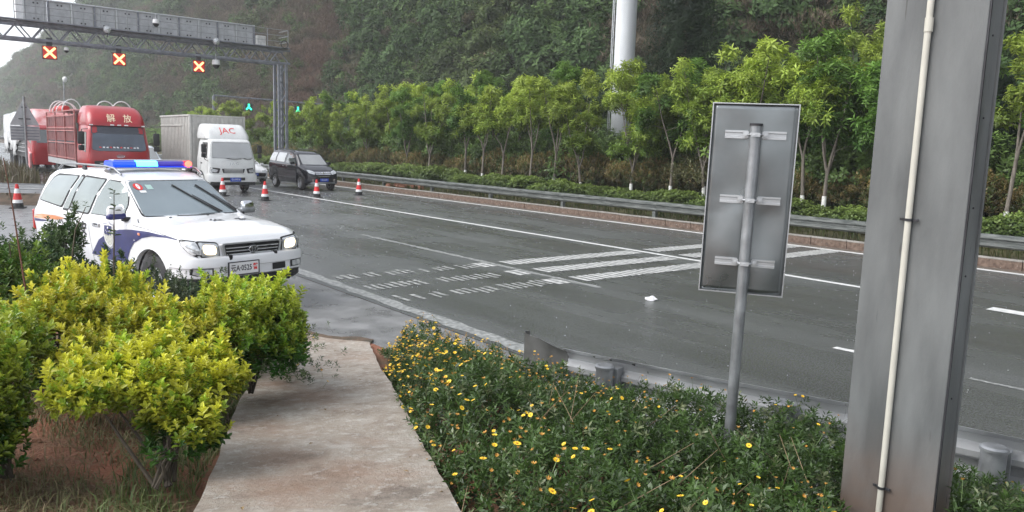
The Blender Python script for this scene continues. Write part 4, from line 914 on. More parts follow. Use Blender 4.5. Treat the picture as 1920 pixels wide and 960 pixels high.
for i, (x, y, s) in enumerate(spots):
    k = random.choice([0, 1, 2, 3, 5, 4, 0, 3]) if x < 23 else random.choice([2, 4, 1, 0])
    if k in used: t = copy_tree(TM[k])
    else: t = TM[k]; used.add(k)
    s *= 1.06 if y < 16 else 1
    t.location = (x, y, float(med_z(np.array(x), np.array(y)))); t.rotation_euler = (0, 0, random.uniform(0, 6.28)); t.scale = (s, s, s*random.uniform(.95, 1.1))
    lb = ('young tree with whitewashed foot in the row right behind the guardrail hedge' if i < 17 else 'slender young tree behind the gantry end of the median row' if i < 29 else 'young tree in the second row of the median, half hidden by the front row')
    if i < 17: lb = 'young median tree with whitewashed foot, %s in the front row counting from the black van' % 'first second third fourth fifth sixth seventh eighth ninth tenth eleventh twelfth thirteenth fourteenth fifteenth sixteenth seventeenth'.split()[i]
    tag(t, lb, 'tree', ('front row of young median trees', 'far median trees past the black van', 'second row of young median trees')[0 if i < 17 else 1 if i < 29 else 2])
for k, t in enumerate(TM):
    if k not in used:
        for c in list(t.children): D.objects.remove(c)
        D.objects.remove(t)
# dark conifers and two pale trees on the slope
def make_conifer(loc, h, r0, label, seed):
    g = np.random.default_rng(seed); e = empty('conifer', loc, 0, label, 'conifer'); mb = MB(); mb.tube([(0, 0, -.3), (0, 0, h)], [.16, .02], 8); mb.build('trunk', M['bark'], e, smooth=60)
    P = []; Dr = []; lv = int(h/.26)
    for i in range(lv):
        z = .5+i*(h-.6)/lv; R = r0*(1-(z/h))**.75+.15; nb = 11
        for k in range(nb):
            a = k*2*pi/nb+i*.8+g.uniform(-.2, .2); L = R*g.uniform(.7, 1.15)
            for q in np.arange(.25, 1.01, .13):
                P.append((cos(a)*L*q+g.normal(0, .05), sin(a)*L*q+g.normal(0, .05), z+.1*q*R-.32*R*q*q+g.normal(0, .06))); Dr.append((cos(a), sin(a), -.35))
    P = np.array(P); T = [sprig(9, .26, .045, .2, -.1, .5, g, six=False, curve=.5) for _ in range(3)]
    c = colmix((.012, .026, .014), (.035, .060, .030), g.uniform(0, 1, len(P)), .25, g); V, F, C = scatter(T, P, np.array(Dr), g.uniform(.8, 1.4, len(P)), c, g); arr_mesh('crown', V, F, FM, e, C)
make_conifer((25.6, 20.9, .7), 13.5, 2.3, 'tall dark drooping conifer just right of the white mast', 31)
make_conifer((25.6, 13.6, .7), 4.4, 1.5, 'low dark conifer behind the trees between the sign and the column', 32)
make_conifer((25.0, 9.0, .7), 4.2, 1.5, 'low dark conifer at the right edge of the picture', 33)
for (x, y, s, lb) in ((33.5, 17.2, 1.35, 'pale green tree standing alone on the slope left of the big column'), (44.0, 15.8, 1.2, 'pale green tree high on the slope at the right edge')):
    t = copy_tree(TM[0]) if TM[0].name in D.objects else copy_tree(TM[1]); t.location = (x, y, float(hill_z(np.array(x), np.array(y))) if x > 41 else 1.2); t.scale = (s, s, s*1.25); tag(t, lb, 'tree', 'trees on the slope'); 
# hedges: one bush after another
def make_bush(nm, seed, kind):
    g = np.random.default_rng(seed); r = random.Random(seed); e = empty(nm, (0, 0, 0))
    if kind == 0: bl = [((r.uniform(-.28, .28), r.uniform(-.35, .35), r.uniform(.35, .62)), (r.uniform(.3, .45), r.uniform(.35, .5), r.uniform(.25, .36))) for _ in range(5)]; T = [sprig(6, .10, .055, .08, .1, .9, g, six=False) for _ in range(3)]; n = 900; lo, hi = (.05, .09, .025), (.19, .26, .06)
    else: bl = [((r.uniform(-.35, .35), r.uniform(-.4, .4), r.uniform(.45, .85)), (r.uniform(.4, .6), r.uniform(.45, .65), r.uniform(.35, .5))) for _ in range(5)]; T = [sprig(7, .085, .035, .10, .3, 1.2, g, six=False) for _ in range(3)]; n = 1300; lo, hi = (.06, .055, .025), (.30, .22, .08)
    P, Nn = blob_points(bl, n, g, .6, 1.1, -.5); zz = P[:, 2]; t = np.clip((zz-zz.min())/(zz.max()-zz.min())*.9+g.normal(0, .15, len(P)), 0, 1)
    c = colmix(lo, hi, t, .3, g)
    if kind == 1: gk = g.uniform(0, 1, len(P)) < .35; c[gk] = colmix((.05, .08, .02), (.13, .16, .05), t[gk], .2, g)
    V, F, C = scatter(T, P, Nn*.7+np.array([0, 0, .8]), g.uniform(.75, 1.3, len(P)), c, g); arr_mesh('foliage', V, F, FM, e, C)
    mb = MB()
    for k in range(6): a = r.uniform(0, 6.28); mb.tube([(0, 0, -.1), (cos(a)*.1, sin(a)*.1, .3), (cos(a)*.25, sin(a)*.25, .6)], [.014, .011, .006], 5)
    mb.build('stems', M['bark'], e); return e
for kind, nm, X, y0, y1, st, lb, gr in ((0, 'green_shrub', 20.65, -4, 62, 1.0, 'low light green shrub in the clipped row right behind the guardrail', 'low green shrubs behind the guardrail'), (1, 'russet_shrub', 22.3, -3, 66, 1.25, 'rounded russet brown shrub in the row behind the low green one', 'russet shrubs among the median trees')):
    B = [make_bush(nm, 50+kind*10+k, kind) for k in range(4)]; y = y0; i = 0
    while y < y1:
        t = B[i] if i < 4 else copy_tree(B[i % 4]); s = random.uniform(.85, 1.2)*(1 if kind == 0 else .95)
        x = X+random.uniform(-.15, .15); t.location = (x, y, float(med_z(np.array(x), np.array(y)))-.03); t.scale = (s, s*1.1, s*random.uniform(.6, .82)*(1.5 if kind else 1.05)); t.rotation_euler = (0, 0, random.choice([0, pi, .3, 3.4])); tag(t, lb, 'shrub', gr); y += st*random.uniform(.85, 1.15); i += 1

# ------------------------------------------------------------------ golden and dark shrubs on the near bank, left
FMN = foliage_mat('near_leaves', trans=.3, rough=.33, spec=.55)
def near_shrub(nm, base, blobs, n, leafd, lo, hi, label, seed, cat='shrub', topbias=.5, stems=7, group=None, el=(.35, 1.2), under=-.5, core=True, flowers=0, nl=9, hr=None):
    g = np.random.default_rng(seed); r = random.Random(seed); e = empty(nm, base, 0, label, cat, group); bl = [((c[0]-base[0], c[1]-base[1], c[2]-base[2]), q) for c, q in blobs]
    l, w, h = leafd; T = [sprig(nl, l, w, h, el[0], el[1], g) for _ in range(4)]
    n = int(n*(1.9 if leafd[0] == .041 else 1.2)); P, Nn = blob_points(bl, n, g, .5, 1.10, under); out = (g.uniform(0, 1, len(P)) < .22)*np.clip(Nn[:, 2]+.2, 0, 1)*g.uniform(.02, .10, len(P)); P = P+g.normal(0, .020, P.shape)+(Nn*.6+np.array([0, 0, .7]))*out[:, None]*1.1
    hole = np.sin((P[:, 0]+base[0])*17+seed)*np.sin((P[:, 1]+base[1])*15+1)+.8*np.sin(P[:, 2]*23+P[:, 0]*9+seed*2)+g.normal(0, .25, len(P)) > -.62; P = P[hole]; Nn = Nn[hole]
    up = np.where(Nn[:, 2] > .15)[0]; SP = []; SN = []
    for i in g.choice(up, min(len(up), int(34*math.sqrt(n/2500)))):
        d_ = Nn[i]*g.uniform(.3, .9)+np.array([g.normal(0, .25), g.normal(0, .25), .8]); d_ /= np.linalg.norm(d_); L_ = g.uniform(.06, .17)
        for k in range(9): SP.append(P[i]+d_*L_*(k/8)+g.normal(0, .010, 3)); SN.append(d_*1.6)
    P = np.concatenate([P, np.array(SP)]); Nn = np.concatenate([Nn, np.array(SN)]) 
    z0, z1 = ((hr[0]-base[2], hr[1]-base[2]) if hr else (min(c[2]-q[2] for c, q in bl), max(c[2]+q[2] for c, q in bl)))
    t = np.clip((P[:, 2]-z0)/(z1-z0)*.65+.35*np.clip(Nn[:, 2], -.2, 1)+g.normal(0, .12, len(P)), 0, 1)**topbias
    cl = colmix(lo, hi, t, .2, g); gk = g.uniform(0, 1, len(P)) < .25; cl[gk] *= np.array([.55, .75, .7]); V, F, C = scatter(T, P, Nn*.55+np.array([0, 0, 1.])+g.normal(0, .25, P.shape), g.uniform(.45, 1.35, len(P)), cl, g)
    o = arr_mesh('foliage', V, F, FMN, e, C); o['kind'] = 'stuff'
    mb = MB()
    for k in range(stems):
        c, q = bl[k % len(bl)]; a = r.uniform(0, 6.28); s = r.uniform(.1, .6); tip = Vector((c[0]+cos(a)*q[0]*s, c[1]+sin(a)*q[1]*s, c[2]+q[2]*.2)); b0 = Vector((r.uniform(-.05, .05), r.uniform(-.05, .05), -.1)); m_ = b0.lerp(tip, .5)+Vector((r.uniform(-.05, .05), r.uniform(-.05, .05), .02))
        mb.tube([b0, m_, tip], [.011, .008, .003], 5)
        for _ in range(3): t2 = r.uniform(.3, .9); q0 = m_.lerp(tip, t2); mb.tube([q0, q0+Vector((r.uniform(-.15, .15), r.uniform(-.15, .15), r.uniform(.05, .18)))], [.004, .002], 4)
    mb.build('stems', M['twig'], e)
    if flowers:
        WF = mat('white_petals', (.8, .8, .76), .5, var=.04)
        for k in range(flowers):
            i = g.integers(0, len(P)); p = P[i]
            if Nn[i][2] < .1: continue
            m = MB()
            for q in range(5): m.box((p[0]+r.uniform(-.014, .014), p[1]+r.uniform(-.014, .014), p[2]+.02+r.uniform(0, .015)), (.009, .008, .005), r.random()*3, r.random(), r.random())
            m.build('blossom', WF, e)
    return e
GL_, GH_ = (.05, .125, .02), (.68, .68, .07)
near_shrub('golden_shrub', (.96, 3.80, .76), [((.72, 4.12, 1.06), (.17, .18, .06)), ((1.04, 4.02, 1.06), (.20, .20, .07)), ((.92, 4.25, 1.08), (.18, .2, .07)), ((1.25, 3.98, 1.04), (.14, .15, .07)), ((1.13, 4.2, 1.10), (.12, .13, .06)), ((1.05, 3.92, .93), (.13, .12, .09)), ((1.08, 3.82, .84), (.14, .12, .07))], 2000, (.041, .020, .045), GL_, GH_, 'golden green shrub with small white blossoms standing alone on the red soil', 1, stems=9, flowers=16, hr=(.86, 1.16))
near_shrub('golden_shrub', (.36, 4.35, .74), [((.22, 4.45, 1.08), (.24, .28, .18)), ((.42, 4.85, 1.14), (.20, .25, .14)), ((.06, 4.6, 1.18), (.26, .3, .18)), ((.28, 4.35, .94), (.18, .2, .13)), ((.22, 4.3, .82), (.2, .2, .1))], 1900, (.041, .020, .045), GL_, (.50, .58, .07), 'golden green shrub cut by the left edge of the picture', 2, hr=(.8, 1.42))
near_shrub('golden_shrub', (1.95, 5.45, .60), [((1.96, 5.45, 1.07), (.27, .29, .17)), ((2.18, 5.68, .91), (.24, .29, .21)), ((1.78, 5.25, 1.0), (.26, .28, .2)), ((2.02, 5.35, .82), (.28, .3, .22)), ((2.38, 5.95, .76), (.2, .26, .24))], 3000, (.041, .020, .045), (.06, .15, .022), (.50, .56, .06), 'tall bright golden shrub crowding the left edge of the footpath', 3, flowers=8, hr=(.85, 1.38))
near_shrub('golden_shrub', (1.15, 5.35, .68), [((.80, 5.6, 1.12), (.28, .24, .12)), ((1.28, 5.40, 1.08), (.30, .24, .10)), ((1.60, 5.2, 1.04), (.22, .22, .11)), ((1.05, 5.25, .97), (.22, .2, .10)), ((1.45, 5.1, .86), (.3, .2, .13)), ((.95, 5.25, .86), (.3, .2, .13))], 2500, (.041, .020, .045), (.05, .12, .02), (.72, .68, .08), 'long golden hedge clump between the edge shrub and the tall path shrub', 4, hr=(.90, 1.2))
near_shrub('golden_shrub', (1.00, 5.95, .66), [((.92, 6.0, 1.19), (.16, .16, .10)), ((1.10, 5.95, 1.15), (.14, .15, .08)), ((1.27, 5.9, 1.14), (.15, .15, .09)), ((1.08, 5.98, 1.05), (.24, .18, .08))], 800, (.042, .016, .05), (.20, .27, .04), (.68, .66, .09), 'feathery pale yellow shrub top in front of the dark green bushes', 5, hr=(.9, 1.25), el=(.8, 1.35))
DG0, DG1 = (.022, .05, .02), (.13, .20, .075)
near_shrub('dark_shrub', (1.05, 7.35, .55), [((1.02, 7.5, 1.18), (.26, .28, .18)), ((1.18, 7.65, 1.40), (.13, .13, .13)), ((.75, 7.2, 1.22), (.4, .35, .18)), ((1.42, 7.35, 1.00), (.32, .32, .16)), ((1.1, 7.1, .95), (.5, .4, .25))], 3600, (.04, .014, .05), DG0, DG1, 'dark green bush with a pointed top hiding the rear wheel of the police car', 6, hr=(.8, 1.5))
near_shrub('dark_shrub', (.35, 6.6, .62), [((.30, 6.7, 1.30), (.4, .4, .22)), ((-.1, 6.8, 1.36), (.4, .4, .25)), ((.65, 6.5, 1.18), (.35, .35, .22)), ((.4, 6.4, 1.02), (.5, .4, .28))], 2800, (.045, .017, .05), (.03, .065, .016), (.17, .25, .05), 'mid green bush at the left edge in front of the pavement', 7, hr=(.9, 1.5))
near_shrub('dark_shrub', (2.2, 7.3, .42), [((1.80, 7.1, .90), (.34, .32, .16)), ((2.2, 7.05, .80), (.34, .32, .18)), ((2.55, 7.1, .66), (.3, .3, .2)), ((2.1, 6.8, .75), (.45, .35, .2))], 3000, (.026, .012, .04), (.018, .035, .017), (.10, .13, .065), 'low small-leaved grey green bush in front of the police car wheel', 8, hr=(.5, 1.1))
# tall thin stalks
def stalk(x, y, z0, pts, leaves, label, red=0):
    e = empty('weed_stalk', (x, y, z0), 0, label, 'weed'); mb = MB(); mb.tube(pts, [.009-.006*i/(len(pts)-1) for i in range(len(pts))], 6); mb.build('stem', mat('red_brown_stem' if red else 'brown_stem', (.16, .07, .05) if red else (.09, .07, .045), .7), e, smooth=60)
    g = np.random.default_rng(int(x*100)); 
    for (px, py, pz, s) in leaves:
        V, F, T = sprig(5, .06*s, .022*s, .03, .1, .7, g); arr_mesh('leaf_cluster', V+np.array([px, py, pz]), F, FMN, e, np.tile(np.array([[.07, .11, .035]]), (len(V), 1)))
stalk(.68, 6.05, .70, [(0, 0, 0), (.01, 0, .6), (-.03, .01, 1.1), (-.07, 0, 1.46)], [(-.01, 0, 1.0, .6), (-.05, 0, 1.3, .5)], 'tallest bare red brown stalk at the far left', 1)
stalk(.98, 6.6, .66, [(0, 0, 0), (.05, 0, .5), (.12, .02, .95), (.2, .03, 1.12)], [(.12, .02, .8, .6), (.2, .03, 1.12, .6)], 'dark bent stalk leaning over the rear of the police car')
stalk(1.45, 6.9, .6, [(0, 0, 0), (-.04, 0, .6), (-.02, .02, 1.0), (-.01, .02, 1.28)], [(-.03, 0, .92, 1.2), (-.01, .02, 1.25, .9), (-.01, .02, 1.12, 1.0)], 'thin leafy stalk standing before the police car rear window')
stalk(.70, 6.4, .66, [(0, 0, 0), (-.03, 0, .5), (-.05, 0, .9)], [(-.05, 0, .88, .9), (-.03, 0, .6, .8)], 'short leafy stalk left of the tallest one')

# ------------------------------------------------------------------ daisy bed right of the path
g = np.random.default_rng(77)
bed = empty('daisy_bed', (3.3, 3.6, .0), 0, 'dense bed of yellow flowering daisy bushes along the right side of the footpath', 'flower bed')
NPx = np.array([p[0] for p in NP])[::-1]; NPy = np.array([p[1] for p in NP])[::-1]
def in_bed(x, y):
    l = lat(x, y); rx = np.where(y > 4.9, 4.38-.12*np.clip(y-4.9, 0, 9), np.interp(y, NPy, NPx)-.10)
    return (l > .56+.05*np.sin(y*5)) & (x < rx) & (y < 7.75)
def mound(x, y): return .055*np.sin(x*11+2*np.sin(y*3))*np.sin(y*10+1.5*np.sin(x*4))+(1-.6*sstep(.35, .37, y/x)*(1-sstep(.50, .53, y/x))*(x < 3.5))*.36+.12*np.exp(-((x-3.8)**2+(y-2.8)**2)/.5)+.04*sstep(3, 1.2, y)*0+.07*np.sin(x*2.3+1)*np.sin(y*1.9)+.05*np.sin(x*5.1+y*2)+.03*np.sin(y*6.3-x*3)
n = 42000; x = g.uniform(1.0, 5.4, n); y = g.uniform(-.9, 7.8, n); k = in_bed(x, y) & (np.hypot(x-3.83, y-2.62) > .05) & ~((np.abs(x-3.43) < .14) & (np.abs(y-1.465) < .25))
x = x[k]; y = y[k]; l = lat(x, y); edge = np.clip((l-.50)/.22, .25, 1); e2 = np.clip((np.where(y > 4.9, 4.4-.12*(y-4.9), np.interp(y, NPy, NPx))-x)/.15, .4, 1); mz = mound(x, y)*edge*e2
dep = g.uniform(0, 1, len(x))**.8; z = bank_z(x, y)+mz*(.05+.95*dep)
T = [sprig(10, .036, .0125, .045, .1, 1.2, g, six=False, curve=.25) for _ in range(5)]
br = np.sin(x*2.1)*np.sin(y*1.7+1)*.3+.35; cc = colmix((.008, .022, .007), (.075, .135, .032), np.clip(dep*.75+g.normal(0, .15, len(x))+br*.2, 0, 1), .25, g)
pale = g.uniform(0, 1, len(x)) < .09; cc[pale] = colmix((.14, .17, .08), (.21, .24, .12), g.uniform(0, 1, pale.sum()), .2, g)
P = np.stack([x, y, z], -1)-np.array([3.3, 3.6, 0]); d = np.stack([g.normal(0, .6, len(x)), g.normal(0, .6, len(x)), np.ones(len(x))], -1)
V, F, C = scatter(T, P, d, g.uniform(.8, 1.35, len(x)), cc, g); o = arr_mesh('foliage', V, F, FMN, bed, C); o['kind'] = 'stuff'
YM = mat('daisy_yellow', (.80, .50, .02), .5, scale=30, col2=(.90, .62, .04)); OM = mat('daisy_fading_orange', (.45, .22, .04), .6, scale=30, col2=(.65, .36, .07)); CM_ = mat('daisy_centre', (.45, .20, .01), .7); SM = mat('flower_stalk', (.10, .15, .05), .6)
def flower_mesh(nm, r, m, cup=.2, np_=10):
    mb = MB()
    for k in range(np_):
        a = 2*pi*k/np_; w = r*.24; ca, sa = cos(a), sin(a)
        mb.add([(ca*q-sa*b, sa*q+ca*b, h) for q, b, h in ((r*.2, -w*.5, 0), (r*.7, -w, r*cup*.6), (r, 0, r*cup), (r*.7, w, r*cup*.6), (r*.2, w*.5, 0))], [(0, 1, 2, 3, 4)])
    nf = len(mb.f); mb.lathe([(r*.30, .001), (r*.24, r*.16), (.0005, r*.2)], n=7); mb.rod((0, 0, 0), (r*.6, r*.4, -.11), .0013, n=3)
    me = D.meshes.new(nm); me.from_pydata(mb.v, [], mb.f); [me.materials.append(q) for q in (m, CM_, SM)]
    for i, p in enumerate(me.polygons): p.material_index = 0 if i < nf else 1 if i < len(mb.f)-5 else 2
    return me
FL = [flower_mesh('flower', .0175, YM, .1), flower_mesh('flower', .0135, YM, .3), flower_mesh('flower', .0125, OM, .7, 7), flower_mesh('flower', .0105, OM, .9, 6)]
n = 11000; x = g.uniform(1.1, 5.3, n); y = g.uniform(-.5, 7.7, n); l = lat(x, y)
dens = np.exp(-np.clip(l-.6, 0, 9)/(.55+.12*np.clip(y-2, 0, 5)))*(.40+.60*sstep(2.5, 5.5, y))+.025+.06*(np.sin(x*3.7+y*2.2)*np.sin(y*3.1-x*1.3) > .35)
k = in_bed(x, y) & (g.uniform(0, 1, n) < dens) & ~((np.abs(x-3.43) < .14) & (np.abs(y-1.465) < .25)); x = x[k]; y = y[k]; l = l[k]
edge = np.clip((l-.50)/.22, .25, 1); e2 = np.clip((np.where(y > 4.9, 4.4-.12*(y-4.9), np.interp(y, NPy, NPx))-x)/.15, .4, 1); z = bank_z(x, y)+mound(x, y)*edge*e2+g.uniform(.035, .10, len(x))
order = np.argsort(np.hypot(x, y)); cnt = 0; rV = []; rF = []; rM = []; off = 0
for i in order:
    me = FL[int(g.choice([0, 1, 2, 3], p=([.16, .34, .30, .20] if l[i] < 1.1 else [.05, .15, .42, .38])))]
    R = Matrix.Rotation(g.uniform(0, 6.28), 4, 'Z') @ Matrix.Rotation(g.uniform(0, .9), 4, 'X'); s = g.uniform(.75, 1.1)*(1 if l[i] < 1.0 else .8); Lc = Vector((x[i]-3.3, y[i]-3.6, z[i]))
    if cnt < 300 and y[i] > -.2:
        o = D.objects.new('flower', me); link(o, bed); o.location = Lc; o.rotation_euler = R.to_euler(); o.scale = (s,)*3; cnt += 1
    else:
        v = [Lc+(R @ p.co)*s for p in me.vertices]; rV += v; rF += [tuple(q+off for q in p.vertices) for p in me.polygons]; rM += [(1 if me in FL[2:] else 0) if p.material_index == 0 else p.material_index+1 for p in me.polygons]; off += len(me.vertices)
me = D.meshes.new('flowers'); me.from_pydata([tuple(v) for v in rV], [], rF); [me.materials.append(q) for q in (YM, OM, CM_, SM)]; me.polygons.foreach_set('material_index', rM)
o = link(D.objects.new('flowers', me), bed); o['kind'] = 'stuff'
mb = MB()
for k in range(26):
    x0 = random.uniform(1.6, 3.4); y0 = random.uniform(1.3, 3.4)
    if not in_bed(np.array(x0), np.array(y0)): continue
    z0 = float(bank_z(np.array([x0]), np.array([y0]))[0]); mb.tube([(x0-3.3, y0-3.6, z0), (x0-3.3+random.uniform(-.08, .08), y0-3.6+random.uniform(-.08, .08), z0+.3), (x0-3.3+random.uniform(-.15, .15), y0-3.6+random.uniform(-.15, .15), z0+.48)], [.003, .0025, .001], 4)
mb.build('dry_stems', mat('dry_stem', (.28, .20, .12), .8), bed)['kind'] = 'stuff'
# small daisy clump by the foot of the tall golden shrub
cl = empty('daisy_clump', (2.62, 6.35, .35), 0, 'small daisy clump spilling over the left edge of the path', 'flowers')
n = 260; P = np.stack([g.normal(0, .13, n), g.normal(0, .28, n), g.uniform(-.05, .32, n)], -1); V, F, C = scatter(T, P, np.stack([g.normal(0, .5, n), g.normal(0, .5, n), np.ones(n)], -1), g.uniform(.8, 1.2, n), colmix((.03, .06, .02), (.12, .2, .05), g.uniform(0, 1, n), .2, g), g); arr_mesh('foliage', V, F, FMN, cl, C)['kind'] = 'stuff'
for k in range(34): o = D.objects.new('flower', FL[k % 3]); link(o, cl); o.location = (random.gauss(.05, .13), random.gauss(-.02, .3), random.uniform(.05, .36)); o.rotation_euler = (random.uniform(-.8, .8), random.uniform(-.8, .8), 0)

# ------------------------------------------------------------------ police car
def arch_steps(a, b, st): return [round(a+k*st, 3) for k in range(int((b-a)/st)+1)]
car = empty('police_car', (3.301, 12.648, -.03), radians(-76.2), 'white police SUV with lit blue and red light bar and navy stripe behind the shrubs', 'police car')
TB = dict(
 sill=[(-2.46, .62), (-2.2, .48), (-1.9, .42), (1.9, .42), (2.05, .55), (2.3, .60)],
 belt=[(-2.46, .98), (-2.4, 1.12), (-2.2, 1.20), (-.5, 1.17), (.6, 1.16), (.95, 1.15), (1.5, 1.12), (2.0, 1.05), (2.2, .99), (2.29, .93)],
 top=[(-2.46, 1.02), (-2.42, 1.18), (-2.30, 1.50), (-2.17, 1.70), (-2.0, 1.78), (-1.4, 1.825), (-.6, 1.835), (-.1, 1.80), (.12, 1.73), (.5, 1.475), (.88, 1.225), (1.0, 1.205), (1.6, 1.165), (2.0, 1.105), (2.2, 1.04), (2.29, .95)],
 crown=[(-2.46, .0), (-2, .02), (0, .02), (.3, .03), (1, .035), (2.1, .03), (2.29, .01)],
 wl=[(-2.46, .80), (-2.3, .86), (2.0, .87), (2.15, .84), (2.29, .74)],
 wb=[(-2.46, .84), (-2.35, .90), (-2.0, .915), (0, .925), (1.6, .925), (2.0, .905), (2.15, .87), (2.24, .82), (2.29, .75)],
 wt=[(-2.46, .78), (-2.3, .73), (-2.0, .70), (-.5, .70), (.12, .67), (.5, .73), (.88, .78), (1.2, .80), (2.0, .78), (2.29, .70)])
AR = [(1.425, .39, .47), (-1.425, .39, .47)]
body, PS = car_body(TB, arch_steps(-2.46, 2.29, .095)+[-2.42, -2.38, -2.30, 2.2, 2.24, 2.29, .12, .88, .95], AR, 'body', M['white_paint'], car, 42)
# shaped arch flares, wells, underbody
for sx_ in (1.425, -1.425):
    for s in (-1, 1):
        fl = ring_strip(sx_, .39, .47, .56, s*.90, s*.965, -8, 188, 22); fl.build('arch_flare', M['white_paint'], car, smooth=50)
        wl = MB(); v = []; f = []
        for k in range(15):
            a = radians(-10+200*k/14); v += [(sx_+.475*cos(a), s*.93, .39+.475*sin(a)), (sx_+.475*cos(a), s*.5, .39+.475*sin(a))]
            if k: f.append((2*k-2, 2*k-1, 2*k+1, 2*k))
        wl.add(v, f); wl.build('wheel_well', M['black'], car)
        make_wheel(car, sx_, s*.80, .39, .26, .225, s, 6)
ub = MB(); ub.box((0, 0, .50), (4.2, 1.0, .34)); ub.box((0, 0, .36), (3.4, .9, .1)); ub.build('underbody', M['black'], car)
for s in (-1, 1): b = MB(); b.tube([(-.86, s*.86, .40), (.86, s*.86, .40)], .045, 10); b.build('side_step', M['steel'], car, smooth=50)
# front bumper
bp = MB(); path_ = [(1.90, -.955), (2.05, -.95), (2.20, -.90), (2.30, -.78), (2.355, -.55), (2.385, -.25), (2.39, 0), (2.385, .25), (2.355, .55), (2.30, .78), (2.20, .90), (2.05, .95), (1.90, .955)]
prof_ = [(-.10, .825), (0.0, .815), (.02, .79), (.022, .68), (.0, .672), (.004, .60), (.0, .55), (-.04, .525), (-.10, .52)]
bp.sweep(path_, prof_, False); fb = bp.build('front_bumper', M['white_paint'], car, smooth=40)
vb = MB(); vb.sweep([(a-.02, b*.985) for a, b in path_], [(-.1, .53), (-.01, .52), (-.012, .44), (-.05, .41), (-.12, .41)], False); vb.build('bumper_skirt', M['black'], car, smooth=40)
rb_ = MB(); rb_.sweep([(-1.93, .94), (-2.2, .93), (-2.42, .86), (-2.52, .5), (-2.53, 0), (-2.52, -.5), (-2.42, -.86), (-2.2, -.93), (-1.93, -.94)], [(-.08, .72), (0, .71), (.02, .66), (.015, .5), (-.06, .46)], False); rb_.build('rear_bumper', M['white_paint'], car, smooth=40)
bm = bmesh.new(); bm.from_mesh(fb.data); PBF = patch_fn(BVHTree.FromBMesh(bm)); bm.free()
for s in (-1, 1):
    patch(PBF, 'F', [(s*.60, .672), (s*.86, .69), (s*.875, .60), (s*.80, .575), (s*.60, .578)], .006, 'fog_surround', M['black'], car)
    fo = patch(PBF, 'F', [(s*.625, .66), (s*.84, .675), (s*.85, .605), (s*.80, .588), (s*.625, .590)], .014, 'fog_lamp', M['lens'], car)
    hk = MB(); hk.box((2.375, s*.35-.02, .80), (.04, .05, .07)); hk.build('washer_nozzle', M['black'], car, bevel=.008)
patch(PBF, 'F', rrect(.27, .50, .575, .665, .01), .008, 'air_inlet', M['black'], car)
pl = MB(); pl.box((2.425, -.20, .65), (.014, .44, .16)); plo = pl.build('licence_plate', M['white_vinyl'], car, bevel=.004)
pf = MB(); 
for c, d in (((2.422, -.20, .735), (.02, .47, .012)), ((2.422, -.20, .565), (.02, .47, .012)), ((2.422, -.43, .65), (.02, .012, .17)), ((2.422, .03, .65), (.02, .012, .17))): pf.box(c, d)
pf.build('plate_frame', M['black'], plo)
FM_ = lambda x, y, z: Matrix(((0, 0, 1, x), (1, 0, 0, y), (0, 1, 0, z), (0, 0, 0, 1)))
text_flat('云A·0525', .105, FM_(2.434, -.245, .65), 'plate_text', M['ink'], plo, .78, .002); text_flat('警', .095, FM_(2.434, -.03, .65), 'plate_text', M['red_vinyl'], plo, .8, .002)
# grille
gr = MB(); ring = []; 
o_ = rpoly([(-.47, .985), (.47, .985), (.43, .775), (-.43, .775)], .04); i_ = rpoly([(-.435, .965), (.435, .965), (.40, .797), (-.40, .797)], .03)
patch(PS, 'F', o_, .012, 'grille_backing', M['black'], car, cuts=1)
n_ = len(o_); v = [(2.335-.0*abs(a), a, b) for a, b in o_]+[(2.335, a, b) for a, b in i_]+[(2.22, a, b) for a, b in o_]; f = [(k, (k+1) % n_, n_+(k+1) % n_, n_+k) for k in range(n_)]+[(k, 2*n_+k, 2*n_+(k+1) % n_, (k+1) % n_) for k in range(n_)]
gr.add(v, f); gr.build('grille_frame', M['steel_lt'], car, smooth=50)
for k, z in enumerate((.835, .878, .921)): b = MB(); b.box((2.325, 0, z), (.03, .83-.02*(2-k), .018), 0, 0, .2); b.build('grille_slat', M['chrome'], car, bevel=.005)
em = MB(); E3 = lambda a, b, z0, r, n=26: [(2.352, a*cos(t), z0+b*sin(t)) for t in [2*pi*k/n for k in range(n)]]
em.tube(E3(.066, .046, .884, 0), .0075, 6, closed=True); em.tube(E3(.024, .045, .884, 0), .0055, 6, closed=True); em.tube(E3(.046, .017, .906, 0), .0055, 6, closed=True); em.build('grille_emblem', M['chrome'], car, smooth=60)
bk = MB(); bk.lathe([(.0, 2.330), (.068, 2.330), (.06, 2.345), (0, 2.346)], (0, 0, .884), axis='x', n=20); bk.build('emblem_disc', M['black'], car)
